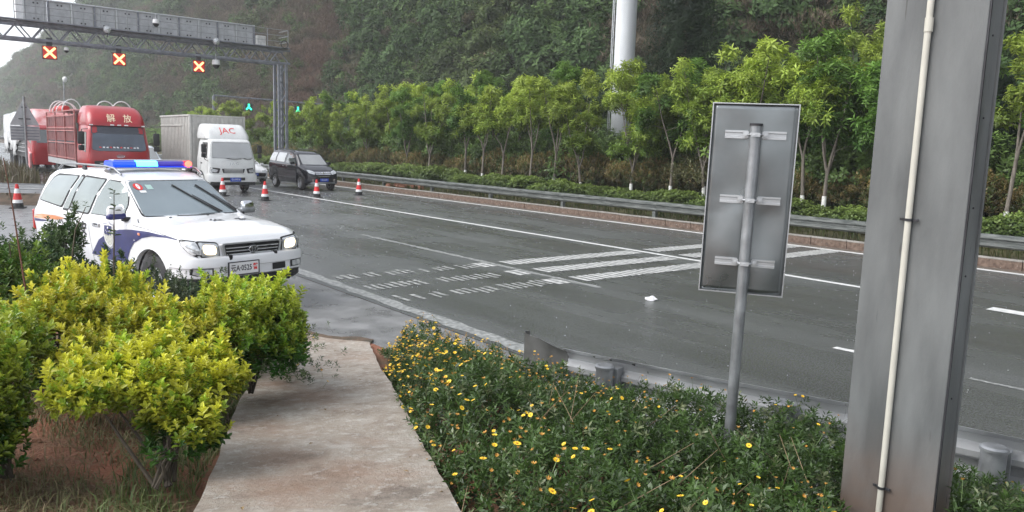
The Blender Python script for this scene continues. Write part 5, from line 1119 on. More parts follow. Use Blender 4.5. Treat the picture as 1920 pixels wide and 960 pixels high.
# headlights
for s in (-1, 1):
    o1 = [(s*.49, 1.00), (s*.80, 1.035), (s*.895, 1.05), (s*.90, .97), (s*.86, .87), (s*.78, .815), (s*.47, .795)]
    patch(PS, 'F', rpoly(o1, .03), .006, 'headlight_trim', M['rubber'], car, cuts=4)
    o2 = [(s*.505, .985), (s*.755, 1.015), (s*.745, .835), (s*.49, .812)]
    hl = patch(PS, 'F', rpoly(o2, .03), .016, 'headlight', M['lens'], car, cuts=3)
    patch(PS, 'F', rpoly([(s*.54, .965), (s*.72, .985), (s*.71, .86), (s*.53, .84)], .05), .022, 'lit_reflector', M['warm_lamp'], hl, cuts=2)
    patch(PS, 'F', rpoly([(s*.77, 1.018), (s*.88, 1.03), (s*.885, .97), (s*.84, .89), (s*.765, .845)], .03), .014, 'side_lamp', M['lens'], car, cuts=3)
    q = PS('R' if s < 0 else 'L', 1.10, 1.03, .005); b = MB(); b.box((q.x, q.y, q.z), (.055, .02, .035)); b.build('side_repeater', mat('amber_lens', (.7, .25, .12), .2, coat=1.), car, bevel=.006)
    b = MB(); b.rod((2.0, s*.2, 0), (2.0, s*.2, .0001), .0001) if 0 else None
# windscreen
ws = [(-.735, 1.245), (.735, 1.245), (.615, 1.70), (-.615, 1.70)]
patch(PS, 'F', rpoly(grow(ws, .028), .05), .004, 'windscreen_seal', M['rubber'], car, cuts=5)
wso = patch(PS, 'F', rpoly(ws, .05), .012, 'windscreen', M['ws_glass'], car, cuts=5)
st = patch(PS, 'F', [(-.53+.062*cos(t), 1.625+.045*sin(t)) for t in [2*pi*k/16 for k in range(16)]], .017, 'round_sticker', M['red_vinyl'], wso, cuts=0)
text_on(PS, 'F', '0', .085, (-.53, 1.625), 'sticker_text', M['white_vinyl'], st, .023, 1., .006)
patch(PS, 'F', rrect(-.55, -.46, 1.545, 1.575, .005), .017, 'paper_sticker', M['white_vinyl'], wso, cuts=0); patch(PS, 'F', rrect(-.42, -.33, 1.59, 1.65, .005), .017, 'green_sticker', mat('pale_green_vinyl', (.45, .65, .6), .5), wso, cuts=0)
for pts in ([(-.02, 1.645), (.14, 1.50), (.29, 1.37), (.42, 1.262)], [(.36, 1.64), (.50, 1.50), (.62, 1.37), (.70, 1.275)]):
    b = MB(); P3 = [PS('F', a, c, .035) for a, c in pts]; b.tube(P3, .013, 5); b.tube([PS('F', a+.035, c+.005, .05) for a, c in pts[1:]], [.006, .009, .013], 5); b.build('wiper', M['black'], car)
# steering wheel seen through the screen is only a faint ring: set it on the glass line inside
# side glass: rubber surround, then pane
SIDE = dict(front=[(-.36, 1.205), (.60, 1.215), (.50, 1.40), (.33, 1.58), (.14, 1.675), (-.16, 1.70)], rear=[(-1.05, 1.215), (-.45, 1.205), (-.25, 1.70), (-.86, 1.715)],
            vent=[(-1.29, 1.22), (-1.10, 1.217), (-.91, 1.715), (-1.02, 1.715)], quarter=[(-2.17, 1.30), (-1.36, 1.24), (-1.09, 1.72), (-1.80, 1.70), (-1.93, 1.65)])
for ax in 'RL':
    for nm, pg in SIDE.items():
        patch(PS, ax, rpoly(grow(pg, .022 if nm == 'front' else .036), .04), .004, 'window_seal', M['rubber'], car, cuts=3)
        patch(PS, ax, rpoly(pg, .06 if nm == 'quarter' else .03), .010, 'side_window', M['side_glass'], car, cuts=3)
    def line(p, w, nm='door_seam', m=None, off=.0025):
        for (a, b_), (c, d_) in zip(p[:-1], p[1:]):
            L_ = sqrt((c-a)**2+(d_-b_)**2); nx_, nz2 = -(d_-b_)/L_*w, (c-a)/L_*w; patch(PS, ax, [(a-nx_, b_-nz2), (c-nx_, d_-nz2), (c+nx_, d_+nz2), (a+nx_, b_+nz2)], off, nm, m or M['rubber'], car, cuts=2, thick=.001)
    line([(.74, 1.13), (.72, .85), (.66, .50)], .004); line([(-.36, 1.17), (-.38, .85), (-.36, .48)], .004); line([(-1.15, 1.17), (-1.10, .95), (-.98, .80)], .004); line([(.72, .80), (1.0, .80)], .002, 'crease', M['grey_vinyl'])
    line([(.9, 1.135), (1.5, 1.105), (2.0, 1.04)], .003, 'bonnet_seam')
    sw = [(-.40, .60), (-.10, .84), (.22, .97), (.55, 1.045), (.90, 1.075), (1.35, 1.085), (1.75, 1.07), (2.05, 1.03), (1.75, 1.045), (1.42, 1.03), (1.15, .98), (.95, .90), (.80, .78), (.66, .60), (.3, .56)]
    patch(PS, ax, sw, .005, 'navy_stripe', M['navy'], car, cuts=4)
    ob_ = [(-2.42, 1.035), (-2.0, 1.075), (-1.5, 1.085), (-1.15, 1.07), (-1.45, 1.02), (-2.0, 1.0), (-2.40, .985)]
    patch(PS, ax, ob_, .005, 'orange_stripe', M['orange_vinyl'], car, cuts=3); patch(PS, ax, [(-2.42, .98), (-2.0, .985), (-1.6, 1.0), (-2.0, .955), (-2.42, .93)], .005, 'dark_stripe', M['grey_vinyl'] if 0 else M['navy'], car, cuts=3)
    q = PS(ax, -2.46, .85, 0) if 0 else None
    tl = MB(); tl.box((-2.44, (-.845 if ax == 'R' else .845), .95), (.07, .09, .34)); tl.build('tail_lamp', mat('tail_red', (.45, .02, .02), .2, coat=1.), car, bevel=.02)
    if ax == 'R':
        text_on(PS, 'R', '安', .215, (-.56, .955), 'side_text', M['ink'], car, .007, 1.05, .006); text_on(PS, 'R', '公', .215, (-1.35, .92), 'side_text', M['ink'], car, .007, 1.05, .006)
    else: text_on(PS, 'L', '公安', .2, (-.9, .93), 'side_text', M['ink'], car, .007, -1.05, .006)
    # shield
    sh0 = [(.24, 1.15), (.30, 1.115), (.40, 1.105), (.405, .95), (.38, .84), (.33, .77), (.24, .735), (.15, .77), (.10, .84), (.075, .95), (.08, 1.105), (.18, 1.115)]
    s0 = patch(PS, ax, sh0, .008, 'shield_badge', M['grey_vinyl'], car, cuts=3); inn = [((a-.24)*.86+.24, (b-.945)*.86+.945) for a, b in sh0]
    patch(PS, ax, inn, .012, 'shield_field', M['white_vinyl'], s0, cuts=3); inn2 = [((a-.24)*.74+.24, (b-.945)*.76+.945) for a, b in sh0]
    patch(PS, ax, inn2, .0145, 'shield_field', mat('pale_grey_vinyl', (.55, .56, .5), .4, var=.2, scale=40), s0, cuts=3)
    patch(PS, ax, [(.135, 1.075), (.345, 1.075), (.35, .97), (.32, .935), (.29, .96), (.26, .925), (.24, .955), (.22, .925), (.19, .96), (.16, .935), (.13, .97)], .017, 'shield_top', M['navy'], s0, cuts=2)
    for (a, b_, r_) in ((.24, 1.045, .026), (.185, 1.005, .012), (.215, .985, .012), (.265, .985, .012), (.295, 1.005, .012)):
        patch(PS, ax, [(a+r_*(1 if k % 2 == 0 else .42)*sin(2*pi*k/10), b_+r_*(1 if k % 2 == 0 else .42)*cos(2*pi*k/10)) for k in range(10)], .020, 'star', M['white_vinyl'], s0, cuts=0)
    s = -1 if ax == 'R' else 1
    for hx, hz in ((-.14, 1.055), (-1.0, 1.06)):
        q = PS(ax, hx, hz, 0); h = MB(); h.box((q.x, q.y+s*.008, q.z), (.23, .02, .06)); ho = h.build('door_handle', M['chrome'], car, bevel=.009); h = MB(); h.box((q.x, q.y+s*.020, q.z+.012), (.10, .004, .022)); h.build('handle_recess', M['black'], ho)
    mr_ = MB(); mr_.box((.66, s*1.04, 1.305), (.11, .235, .175), 0, 0, 0, .9); mo = mr_.build('door_mirror', M['chrome'] if s > 0 else M['white_paint'], car, bevel=.045, smooth=60)
    mr_ = MB(); mr_.box((.66, s*1.03, 1.245), (.125, .25, .09)); mr_.build('mirror_base', M['navy'] if s < 0 else M['steel'], mo, bevel=.03, smooth=60)
    mr_ = MB(); mr_.box((.68, s*.90, 1.20), (.10, .10, .06)); mr_.build('mirror_arm', M['black'], mo, bevel=.01)
    rr = MB(); rr.tube([(-1.95, s*.655, 1.795), (-1.80, s*.655, 1.875), (-1.5, s*.655, 1.895), (-.4, s*.65, 1.895), (-.12, s*.65, 1.87), (.06, s*.64, 1.785)], .017, 8); ro = rr.build('roof_rail', M['steel'], car, smooth=50)
    for xx in (-1.05, -.30): rr = MB(); rr.box((xx, s*.655, 1.855), (.11, .035, .07), 0, 0, 0, .7); rr.build('rail_foot', M['darkmetal'], ro)
text_on(PS, 'T', '公安', .20, (1.55, .32), 'bonnet_text', M['ink'], car, .006, 1.1, .004, -1) if 0 else None
for yy, ch in ((-.02, '公'), (.40, '安')):
    v_, f_ = text_faces(ch, .17, 1.25, .004); mb = MB(); out = []
    for a, b_ in v_: q = PS('T', 1.50-b_*1.1, yy+a, .005); out.append(q)
    mb.add(out, f_); mb.build('bonnet_text', M['ink'], car, fix=False)
for (a, b_) in ((-.45, 1.04), (.12, 1.04)): q = PS('T', b_, a, .004); mb = MB(); mb.box((q.x, q.y, q.z), (.03, .03, .012)); mb.build('washer_jet', M['black'], car)
mb = MB(); q = PS('R', .95, 1.155, .0); mb.tube([(q.x, q.y+.05, q.z), (q.x+.05, q.y+.02, q.z+.07)], .008, 5); mb.build('aerial_base', M['black'], car)
# rear glass + fuel flap + vents
patch(PS, 'B', rpoly([(-.62, 1.25), (.62, 1.25), (.56, 1.64), (-.56, 1.64)], .05), .008, 'rear_window', M['side_glass'], car, cuts=4)
for k in range(4): patch(PS, 'R', [(-2.30, 1.31+.028*k), (-2.19, 1.315+.028*k), (-2.19, 1.325+.028*k), (-2.30, 1.32+.028*k)], .004, 'louvre', M['grey_vinyl'], car, cuts=0)
# light bar
lb = empty('light_bar', (-.32, -.02, 1.865)); lb.parent = car; lb.scale = (1, 1, .8)
BL = mat('blue_beacon_lens', (.01, .03, .5), .12, emit=(.0, .08, 1), estr=.5, coat=1.); BH = mat('lit_blue_beacon', (.2, .6, 1), .2, emit=(.05, .50, 1.), estr=3.0); RL = mat('dark_blue_lens', (.03, .02, .20), .12, emit=(.04, .02, .5), estr=.25, coat=1.); RH = mat('lit_red_beacon', (1, .1, .05), .3, emit=(1, .08, .05), estr=2.5)
def cap(y0, y1, m, nm, x0=-.15, x1=.15, z0=.035, z1=.145):
    b = MB(); pr = rpoly([(x0, z0), (x1, z0), (x1-.02, z1-.02), (x1-.06, z1), (x0+.06, z1), (x0+.02, z1-.02)], .015); b.prism(pr, lambda a, c, w: (a, y0+w, c), y1-y0); return b.build(nm, m, lb, smooth=50)
cap(-.62, -.27, BL, 'blue_lens'); cap(-.268, .06, BH, 'lit_blue_lens', -.155, .155, .04, .15); cap(.062, .50, RL, 'dark_lens'); cap(.502, .62, BL if 0 else mat('red_lens', (.4, .01, .03), .15, emit=(.8, .03, .05), estr=.5), 'red_lens')
b = MB(); b.lathe([(0, .145), (.05, .152), (.062, .170), (.05, .185), (0, .19)], (0, .55, .09), axis='x', n=16); b.build('lit_red_lamp', RH, lb, smooth=60)
b = MB(); b.box((0, 0, .018), (.31, 1.26, .034)); b.build('bar_base', M['steel_lt'], lb, bevel=.01)
b = MB(); b.box((.16, 0, .035), (.012, 1.22, .014)); b.build('bar_trim', BL, lb)
for s in (-1, 1):
    b = MB(); b.box((.02, s*.60, -.02), (.12, .10, .05)); b.build('bar_foot', M['chrome'], lb, bevel=.012); b = MB(); b.rod((.1, s*.66, -.02), (.14, s*.72, -.04), .035, n=10); b.build('siren_horn', M['steel_lt'], lb, smooth=50)
b = MB(); b.box((0, 0, .155), (.16, 1.16, .02)); b.build('bar_top', M['steel_lt'], lb, bevel=.008)
for xx in (-.62, .42): 0
spot = MB(); spot.tube([PS('T', -.25, .62, .01), PS('T', .0, .60, .012), PS('T', .1, .57, .012)], .006, 5); spot.build('cable', M['black'], car)

# ------------------------------------------------------------------ white box truck
jt = empty('box_truck', (11.8, 35.03, 0), radians(-91), 'white box lorry with red letters on its roof fairing in the middle lane', 'truck')
lv = [(.34, -.55, .95, 1.00, .10, .0), (.42, -.55, 1.10, 1.02, .14, .03), (.80, -.55, 1.14, 1.02, .16, .05), (1.10, -.55, 1.15, 1.02, .18, .06), (1.40, -.55, 1.12, 1.01, .18, .06), (1.50, -.55, 1.10, 1.0, .18, .06), (2.18, -.55, .86, .90, .16, .05), (2.26, -.55, .78, .87, .15, .04), (2.32, -.55, .60, .78, .15, .02)]
jb_, PJ = cab_body(lv, 'cab', M['truck_white'], jt)
lvf = [(2.30, -.70, .66, .93, .22, .02), (2.45, -.70, .60, .95, .24, .02), (2.75, -.70, .28, .90, .26, .02), (2.90, -.70, .10, .84, .26, .02), (2.95, -.70, -.05, .76, .25, .0)]
df, PD = cab_body(lvf, 'roof_fairing', M['truck_white'], jt)
text_on(PD, 'F', 'JAC', .34, (.02, 2.66), 'fairing_text', M['red_vinyl'], df, .012, 1.25, 0)
text_on(PJ, 'F', 'J A C', .13, (.03, 1.26), 'front_text', M['chrome'], jt, .010, 1.3, .004)
wsj = [(-.88, 1.50), (.88, 1.50), (.80, 2.16), (-.80, 2.16)]
patch(PJ, 'F', rpoly(grow(wsj, .035), .10), .004, 'windscreen_seal', M['rubber'], jt, cuts=4); patch(PJ, 'F', rpoly(wsj, .09), .012, 'windscreen', M['ws_light'], jt, cuts=4)
for a, c in ((-.3, .35), (.45, .8)): b = MB(); b.tube([PJ('F', a, 1.49, .03), PJ('F', (a+c)/2, 1.44, .03), PJ('F', c, 1.47, .03)], .012, 5); b.build('wiper', M['black'], jt)
for ax, s in (('R', -1), ('L', 1)):
    wn = [(.0, 1.52), (.84, 1.48), (.68, 2.12), (.0, 2.12)]; patch(PJ, ax, rpoly(grow(wn, .03), .05), .004, 'window_seal', M['rubber'], jt, cuts=2); patch(PJ, ax, rpoly(wn, .05), .010, 'side_window', M['glass'], jt, cuts=2)
    for p_ in ([(-.06, 1.45), (-.04, 1.45), (-.04, .62), (-.06, .62)], [(.88, 1.44), (.90, 1.44), (.93, .85), (.91, .85)]): patch(PJ, ax, p_, .003, 'door_seam', M['rubber'], jt, cuts=1)
    q = PJ(ax, .1, 1.25, 0); b = MB(); b.box((q.x, q.y+s*.012, q.z), (.16, .03, .05)); b.build('door_handle', M['black'], jt, bevel=.008)
    patch(PJ, 'F', rpoly([(s*.55, 1.05), (s*.96, 1.10), (s*.985, .86), (s*.62, .84)], .04), .008, 'headlight_trim', M['black'], jt, cuts=2); patch(PJ, 'F', rpoly([(s*.66, 1.0), (s*.93, 1.04), (s*.95, .90), (s*.70, .88)], .04), .016, 'headlight', M['lens'], jt, cuts=2)
    patch(PJ, 'F', rpoly([(s*.62, .64), (s*.88, .66), (s*.86, .56), (s*.66, .55)], .03), .02, 'fog_lamp', M['lens'], jt, cuts=1)
    b = MB(); b.tube([(.80, s*.95, 2.1), (1.0, s*1.12, 2.12), (1.05, s*1.20, 1.95)], .014, 6); b.tube([(1.0, s*1.0, 1.35), (1.05, s*1.15, 1.42), (1.05, s*1.20, 1.55)], .014, 6); b.build('mirror_arm', M['black'], jt)
    b = MB(); b.box((1.05, s*1.20, 1.90), (.09, .19, .34)); b.build('mirror', M['black'], jt, bevel=.03); b = MB(); b.box((1.05, s*1.20, 1.60), (.09, .18, .18)); b.build('wide_angle_mirror', M['black'], jt, bevel=.03)
    make_wheel(jt, .0, s*.86, .40, .24, .25, s, 8, M['steel_lt']); make_wheel(jt, -3.9, s*.80, .40, .44, .25, s, 8, M['steel_lt'])
    b = ring_strip(0, .40, .46, .52, s*.9, s*1.03, 5, 175, 12); b.build('mudguard', M['black'], jt)
patch(PJ, 'F', rpoly([(-.50, 1.04), (.50, 1.04), (.44, .85), (-.44, .85)], .03), .006, 'grille', M['black'], jt, cuts=2)
for z in (.90, .955, 1.01): b = MB(); b.box((1.215, 0, z), (.02, .80, .022)); b.build('grille_slat', M['truck_white'], jt, bevel=.004)
b = MB(); b.sweep([(.75, -1.04), (1.10, -1.03), (1.22, -.85), (1.26, -.4), (1.27, 0), (1.26, .4), (1.22, .85), (1.10, 1.03), (.75, 1.04)], [(-.06, .78), (0, .775), (.015, .70), (.012, .48), (-.06, .46)]); b.build('bumper', M['truck_white'], jt, smooth=40)
b = MB(); b.box((1.29, 0, .61), (.02, .92, .12)); b.build('bumper_inlet', M['black'], jt)
b = MB(); b.box((1.305, .05, .58), (.012, .46, .17)); o = b.build('licence_plate', M['plate_blue'], jt, bevel=.004); text_flat('云A·9M518', .11, FM_(1.3135, .05, .58), 'plate_text', M['white_vinyl'], o, .7)
b = MB(); b.box((1.0, 0, .40), (.3, 1.9, .14)); b.build('valance', M['black'], jt)
b = MB(); b.box((-2.6, -.38, .72), (6.4, .09, .2)); b.box((-2.6, .38, .72), (6.4, .09, .2)); b.build('chassis_rail', M['black'], jt)
b = MB(); b.box((-1.6, -.7, .62), (.8, .4, .4)); b.build('fuel_tank', M['darkmetal'], jt, bevel=.06)
bx = MB(); bx.box((-3.35, 0, 2.10), (4.95, 2.36, 2.42)); bo = bx.build('cargo_box', mat('box_grey_white', (.47, .46, .43), .55, var=.12, scale=1.2, stretch=(3, 3, .5), detail=7), jt)
RB = mat('box_rib', (.50, .49, .46), .55, var=.1)
for k in range(20):
    for s in (-1, 1): b = MB(); b.box((-5.7+.245*k, s*1.19, 2.10), (.10, .03, 2.28), 0, 0, 0, 1); b.build('box_rib', RB, bo)
for k in range(11): b = MB(); b.box((-.86, -1.05+.21*k, 2.10), (.035, .09, 2.28)); b.build('box_rib', RB, bo)
for c, d in (((-3.35, -1.20, 3.30), (4.99, .06, .07)), ((-3.35, 1.20, 3.30), (4.99, .06, .07)), ((-.86, 0, 3.30), (.06, 2.44, .07)), ((-3.35, -1.205, .93), (4.99, .07, .12)), ((-3.35, 1.205, .93), (4.99, .07, .12)), ((-.86, -1.185, 2.1), (.07, .08, 2.4)), ((-.86, 1.185, 2.1), (.07, .08, 2.4)), ((-3.9, -1.215, 2.86), (3.7, .03, .05))):
    b = MB(); b.box(c, d); b.build('box_frame', RB, bo, bevel=.005)

# ------------------------------------------------------------------ black van
vn = empty('van', (16.16, 36.58, 0), radians(-88), 'shiny black people carrier stopped in the lane beside the far guardrail', 'van')
TV = dict(sill=[(-2.15, .42), (-2.0, .34), (1.9, .32), (2.1, .36), (2.18, .45)], belt=[(-2.18, .9), (-2.12, 1.22), (-1.9, 1.26), (0, 1.20), (1.1, 1.16), (1.6, 1.02), (2.0, .90), (2.12, .80), (2.18, .68)],
 top=[(-2.18, .95), (-2.15, 1.30), (-2.02, 1.70), (-1.85, 1.83), (-1, 1.87), (0, 1.85), (.45, 1.78), (.65, 1.70), (1.3, 1.20), (1.65, 1.09), (2.0, .95), (2.12, .84), (2.18, .72)], crown=[(-2.2, .0), (-1.5, .02), (1, .03), (2.18, .01)],
 wl=[(-2.18, .78), (-2.0, .82), (2.0, .82), (2.18, .66)], wb=[(-2.18, .80), (-2.05, .85), (1.5, .85), (2.0, .80), (2.12, .72), (2.18, .60)], wt=[(-2.18, .70), (-1.9, .66), (.5, .64), (1.2, .72), (1.7, .70), (2.18, .55)])
vb_, PV = car_body(TV, arch_steps(-2.18, 2.18, .09)+[2.05, 2.12, 2.18, -2.15, -2.02, .65, 1.3], [(1.4, .32, .38), (-1.4, .32, .38)], 'body', M['black_paint'], vn, 42)
b = MB(); b.box((0, 0, .5), (3.9, 1.0, .34)); b.build('underbody', M['black'], vn)
for s in (-1, 1):
    for xx in (1.4, -1.4): make_wheel(vn, xx, s*.76, .32, .2, .21, s, 5)
    for xx in (1.4, -1.4):
        wl = MB(); v = []; f = []
        for k in range(11):
            a = radians(-5+190*k/10); v += [(xx+.385*cos(a), s*.85, .32+.385*sin(a)), (xx+.385*cos(a), s*.45, .32+.385*sin(a))]
            if k: f.append((2*k-2, 2*k-1, 2*k+1, 2*k))
        wl.add(v, f); wl.build('wheel_well', M['black'], vn)
    ax = 'R' if s < 0 else 'L'
    for i, pg in enumerate(([(-2.02, 1.33), (-1.36, 1.31), (-1.26, 1.73), (-1.82, 1.73)], [(-1.22, 1.31), (-.32, 1.28), (-.24, 1.73), (-1.14, 1.74)], [(-.12, 1.26), (.95, 1.22), (.72, 1.45), (.42, 1.64), (-.04, 1.70)])):
        patch(PV, ax, rpoly(pg, .05), .008, 'side_window', M['ws_light'] if i < 2 else M['glass'], vn, cuts=3)
    for p_ in ([(-.19, 1.22), (-.17, 1.22), (-.19, .45), (-.21, .45)], [(-1.27, 1.24), (-1.25, 1.24), (-1.20, .78), (-1.22, .78)], [(.98, 1.15), (1.0, 1.15), (.98, .45), (.96, .45)], [(-2.0, 1.02), (1.3, 1.0), (1.3, .985), (-2.0, 1.005)]): patch(PV, ax, p_, .004, 'door_seam', M['darkmetal'], vn, cuts=2)
    for hx in (-.35, .02): q = PV(ax, hx, 1.10, 0); b = MB(); b.box((q.x, q.y+s*.012, q.z), (.14, .025, .035)); b.build('door_handle', M['steel_lt'], vn, bevel=.006)
    b = MB(); b.box((.86, s*.96, 1.27), (.1, .2, .14)); b.build('door_mirror', M['black_paint'], vn, bevel=.035, smooth=60)
    patch(PV, 'F', rpoly([(s*.40, .90), (s*.62, .98), (s*.74, .99), (s*.72, .84), (s*.44, .76)], .04), .008, 'headlight', M['lens'], vn, cuts=3)
    patch(PV, 'F', rpoly([(s*.50, .56), (s*.60, .58), (s*.58, .38), (s*.48, .38)], .03), .012, 'chrome_trim', M['chrome'], vn, cuts=1)
    b = MB(); b.tube([(-1.8, s*.58, 1.86), (-1.6, s*.58, 1.92), (0, s*.57, 1.92), (.3, s*.56, 1.84)], .018, 6); b.build('roof_rail', M['black'], vn, smooth=50)
patch(PV, 'F', rpoly([(-.64, 1.22), (.64, 1.22), (.56, 1.68), (-.56, 1.68)], .06), .008, 'windscreen', M['ws_light'], vn, cuts=4)
for z in (.88, .80): patch(PV, 'F', [(-.40, z+.025), (.40, z+.025), (.38, z-.02), (-.38, z-.02)], .016, 'grille_bar', M['chrome'], vn, cuts=2)
patch(PV, 'F', [(-.42, .92), (.42, .92), (.34, .70), (-.34, .70)], .006, 'grille', M['darkmetal'], vn, cuts=2); patch(PV, 'F', [(-.30, .70), (.30, .70), (.28, .665), (-.28, .665)], .016, 'chrome_trim', M['chrome'], vn, cuts=1)
for k in range(9): b = MB(); q = PV('F', -.36+.09*k, .84, .014); b.box((q.x, q.y, q.z), (.012, .012, .12)); b.build('grille_slat', M['chrome'], vn)
q = PV('F', 0, .84, .02); b = MB(); b.lathe([(0, 0), (.055, 0), (.045, .012), (0, .014)], (q.x, 0, .845), axis='x', n=16); b.build('grille_emblem', M['chrome'], vn)
q = PV('F', 0, .52, .01); b = MB(); b.box((q.x+.01, .03, .52), (.012, .44, .14)); o = b.build('licence_plate', M['plate_blue'], vn, bevel=.004); text_flat('云A·6L837', .10, FM_(q.x+.018, .03, .52), 'plate_text', M['white_vinyl'], o, .7)
b = MB(); b.sweep([(1.75, -.80), (1.98, -.80), (2.14, -.6), (2.24, -.25), (2.25, 0), (2.24, .25), (2.14, .6), (1.98, .80), (1.75, .80)], [(-.05, .42), (0, .41), (.01, .36), (-.05, .33)]); b.build('bumper_lip', M['steel'], vn, smooth=40)
b = MB(); b.tube([PV('F', -.5, 1.20, .02), PV('F', 0, 1.19, .02)], .01, 5); b.tube([PV('F', .05, 1.20, .02), PV('F', .55, 1.19, .02)], .01, 5); b.build('wiper', M['black'], vn)

# ------------------------------------------------------------------ two cars mostly hidden behind the lorries
def sedan(loc, rz, paint, label, tall=0):
    e = empty('parked_car', loc, rz, label, 'car')
    t = dict(sill=[(-2.2, .4), (-2, .25), (1.9, .25), (2.2, .35)], belt=[(-2.2, .8), (-1.9, .92), (0, .92), (1, .90), (1.8, .78), (2.1, .70), (2.2, .58)], top=[(-2.2, .85), (-1.8, 1.02), (-1.1, 1.38+tall), (-.6, 1.46+tall), (.1, 1.45+tall), (.4, 1.38+tall), (1.15, .98), (1.8, .86), (2.1, .74), (2.2, .6)], crown=[(-2.2, 0), (0, .03), (2.2, .01)],
             wl=[(-2.2, .78), (0, .86), (1.9, .84), (2.2, .66)], wb=[(-2.2, .78), (-1.8, .88), (1.6, .88), (2.1, .76), (2.2, .62)], wt=[(-2.2, .62), (-.8, .60), (.3, .58), (1.1, .74), (2.2, .56)])
    bd, PP = car_body(t, arch_steps(-2.2, 2.2, .11)+[2.1, 2.2], [(1.35, .31, .36), (-1.35, .31, .36)], 'body', paint, e, 42)
    b = MB(); b.box((0, 0, .45), (3.9, 1.1, .34)); b.build('underbody', M['black'], e)
    for s in (-1, 1):
        for xx in (1.35, -1.35): make_wheel(e, xx, s*.78, .31, .2, .2, s, 5)
        patch(PP, 'F', rpoly([(s*.42, .70), (s*.72, .76), (s*.70, .62), (s*.45, .60)], .03), .008, 'headlight', M['lens'], e, cuts=2)
        ax = 'R' if s < 0 else 'L'; patch(PP, ax, rpoly([(-1.2, .98), (.95, .97), (.35, 1.33+tall), (-.9, 1.33+tall)], .06), .008, 'side_window', M['glass'], e, cuts=3)
        b = MB(); b.box((.85, s*.95, 1.0), (.1, .18, .12)); b.build('door_mirror', paint, e, bevel=.03)
    patch(PP, 'F', rpoly([(-.66, 1.0), (.66, 1.0), (.52, 1.35+tall), (-.52, 1.35+tall)], .06), .008, 'windscreen', M['ws_light'], e, cuts=3)
    patch(PP, 'F', rpoly([(-.66, .58), (.66, .58), (.58, .38), (-.58, .38)], .05), .01, 'lower_grille', M['black'], e, cuts=2)
    q = PP('F', 0, .5, .02); b = MB(); b.box((q.x, 0, .5), (.012, .44, .14)); o = b.build('licence_plate', M['plate_blue'], e); text_flat('云A·3D762', .10, FM_(q.x+.008, 0, .5), 'plate_text', M['white_vinyl'], o, .7)
sedan((15.2, 42.8, 0), radians(-89), M['white_paint'], 'white saloon car peeping out between the white lorry and the black van')
sedan((12.0, 50.0, 0), radians(-90), mat('pale_blue_white_paint', (.62, .68, .74), .2, coat=.6), 'pale car glimpsed between the red truck and the white lorry', .3)

# ------------------------------------------------------------------ red stake truck
rt = empty('stake_truck', (7.75, 37.3, 0), radians(-90), 'red heavy truck with tall slatted cargo sides and white characters on the roof fairing', 'truck')
lv = [(.45, -.75, 1.30, 1.16, .15, 0), (.6, -.75, 1.42, 1.2, .22, .03), (1.2, -.75, 1.45, 1.22, .25, .05), (1.68, -.75, 1.43, 1.22, .26, .06), (1.80, -.75, 1.41, 1.2, .26, .06), (2.45, -.75, 1.24, 1.14, .24, .05), (2.66, -.75, 1.15, 1.12, .24, .05), (2.78, -.75, .95, 1.10, .24, .03)]
cb_, PR = cab_body(lv, 'cab', M['red_paint'], rt)
lvf = [(2.70, -.85, 1.22, 1.12, .30, .02), (2.80, -.85, 1.20, 1.14, .34, .02), (3.15, -.85, .92, 1.10, .34, .02), (3.40, -.85, .60, 1.02, .34, .0), (3.52, -.85, .25, .92, .34, .0), (3.55, -.85, .0, .82, .3, 0)]
rf, PF = cab_body(lvf, 'roof_fairing', M['red_paint'], rt)
WY = mat('cream_vinyl', (.85, .72, .50), .5)
text_on(PF, 'F', '解', .36, (-.22, 3.0), 'fairing_text', WY, rf, .012, .95, .001); text_on(PF, 'F', '放', .36, (.42, 3.0), 'fairing_text', WY, rf, .012, .95, .001)
patch(PR, 'F', rpoly([(-1.02, 2.36), (1.02, 2.36), (1.0, 2.68), (-1.0, 2.68)], .06), .014, 'sun_visor', mat('visor_black', (.03, .035, .05), .3, coat=.5), rt, cuts=3)
wr = [(-1.04, 1.72), (-.8, 1.66), (.8, 1.66), (1.04, 1.72), (.98, 2.38), (-.98, 2.38)]
patch(PR, 'F', rpoly(grow(wr, .03), .08), .004, 'windscreen_seal', M['rubber'], rt, cuts=4); wo = patch(PR, 'F', rpoly(wr, .08), .010, 'windscreen', mat('dark_windscreen_glass', (.07, .09, .12), .06, .45, var=.3, scale=.9, coat=1.), rt, cuts=4)
for k in range(12): a = -.78+.13*k; patch(PR, 'F', [(a, 1.79), (a+.09, 1.78), (a+.08, 1.82+.03*random.random()), (a+.01, 1.82+.03*random.random())], .016, 'dashboard_clutter', M['white_vinyl'] if k % 3 else M['red_vinyl'], wo, cuts=0)
for y_ in (-.22, 0.05, .32): b = MB(); b.box((1.26, y_, 2.735), (.06, .14, .05)); b.build('marker_lamp', M['cone_white'], rt, bevel=.01)
for y_ in (-.98, .98): b = MB(); b.box((1.16, y_, 2.72), (.06, .16, .05)); b.build('marker_lamp', M['cone_white'], rt, bevel=.01)
patch(PR, 'F', rpoly([(-1.0, 1.25), (1.0, 1.25), (.9, .85), (-.9, .85)], .08), .008, 'grille', M['black'], rt, cuts=3)
for z in (.95, 1.05, 1.15): b = MB(); b.box((1.53, 0, z), (.02, 1.6, .03)); b.build('grille_slat', M['chrome'], rt)
q = PR('F', 0, 1.45, .01); b = MB(); b.tube([(q.x+.01, .15*cos(t), 1.45+.06*sin(t)) for t in [2*pi*k/20 for k in range(20)]], .012, 5, closed=True); b.tube([(q.x+.012, -.10, 1.45), (q.x+.012, .10, 1.45)], .012, 5); b.build('badge', M['chrome'], rt)
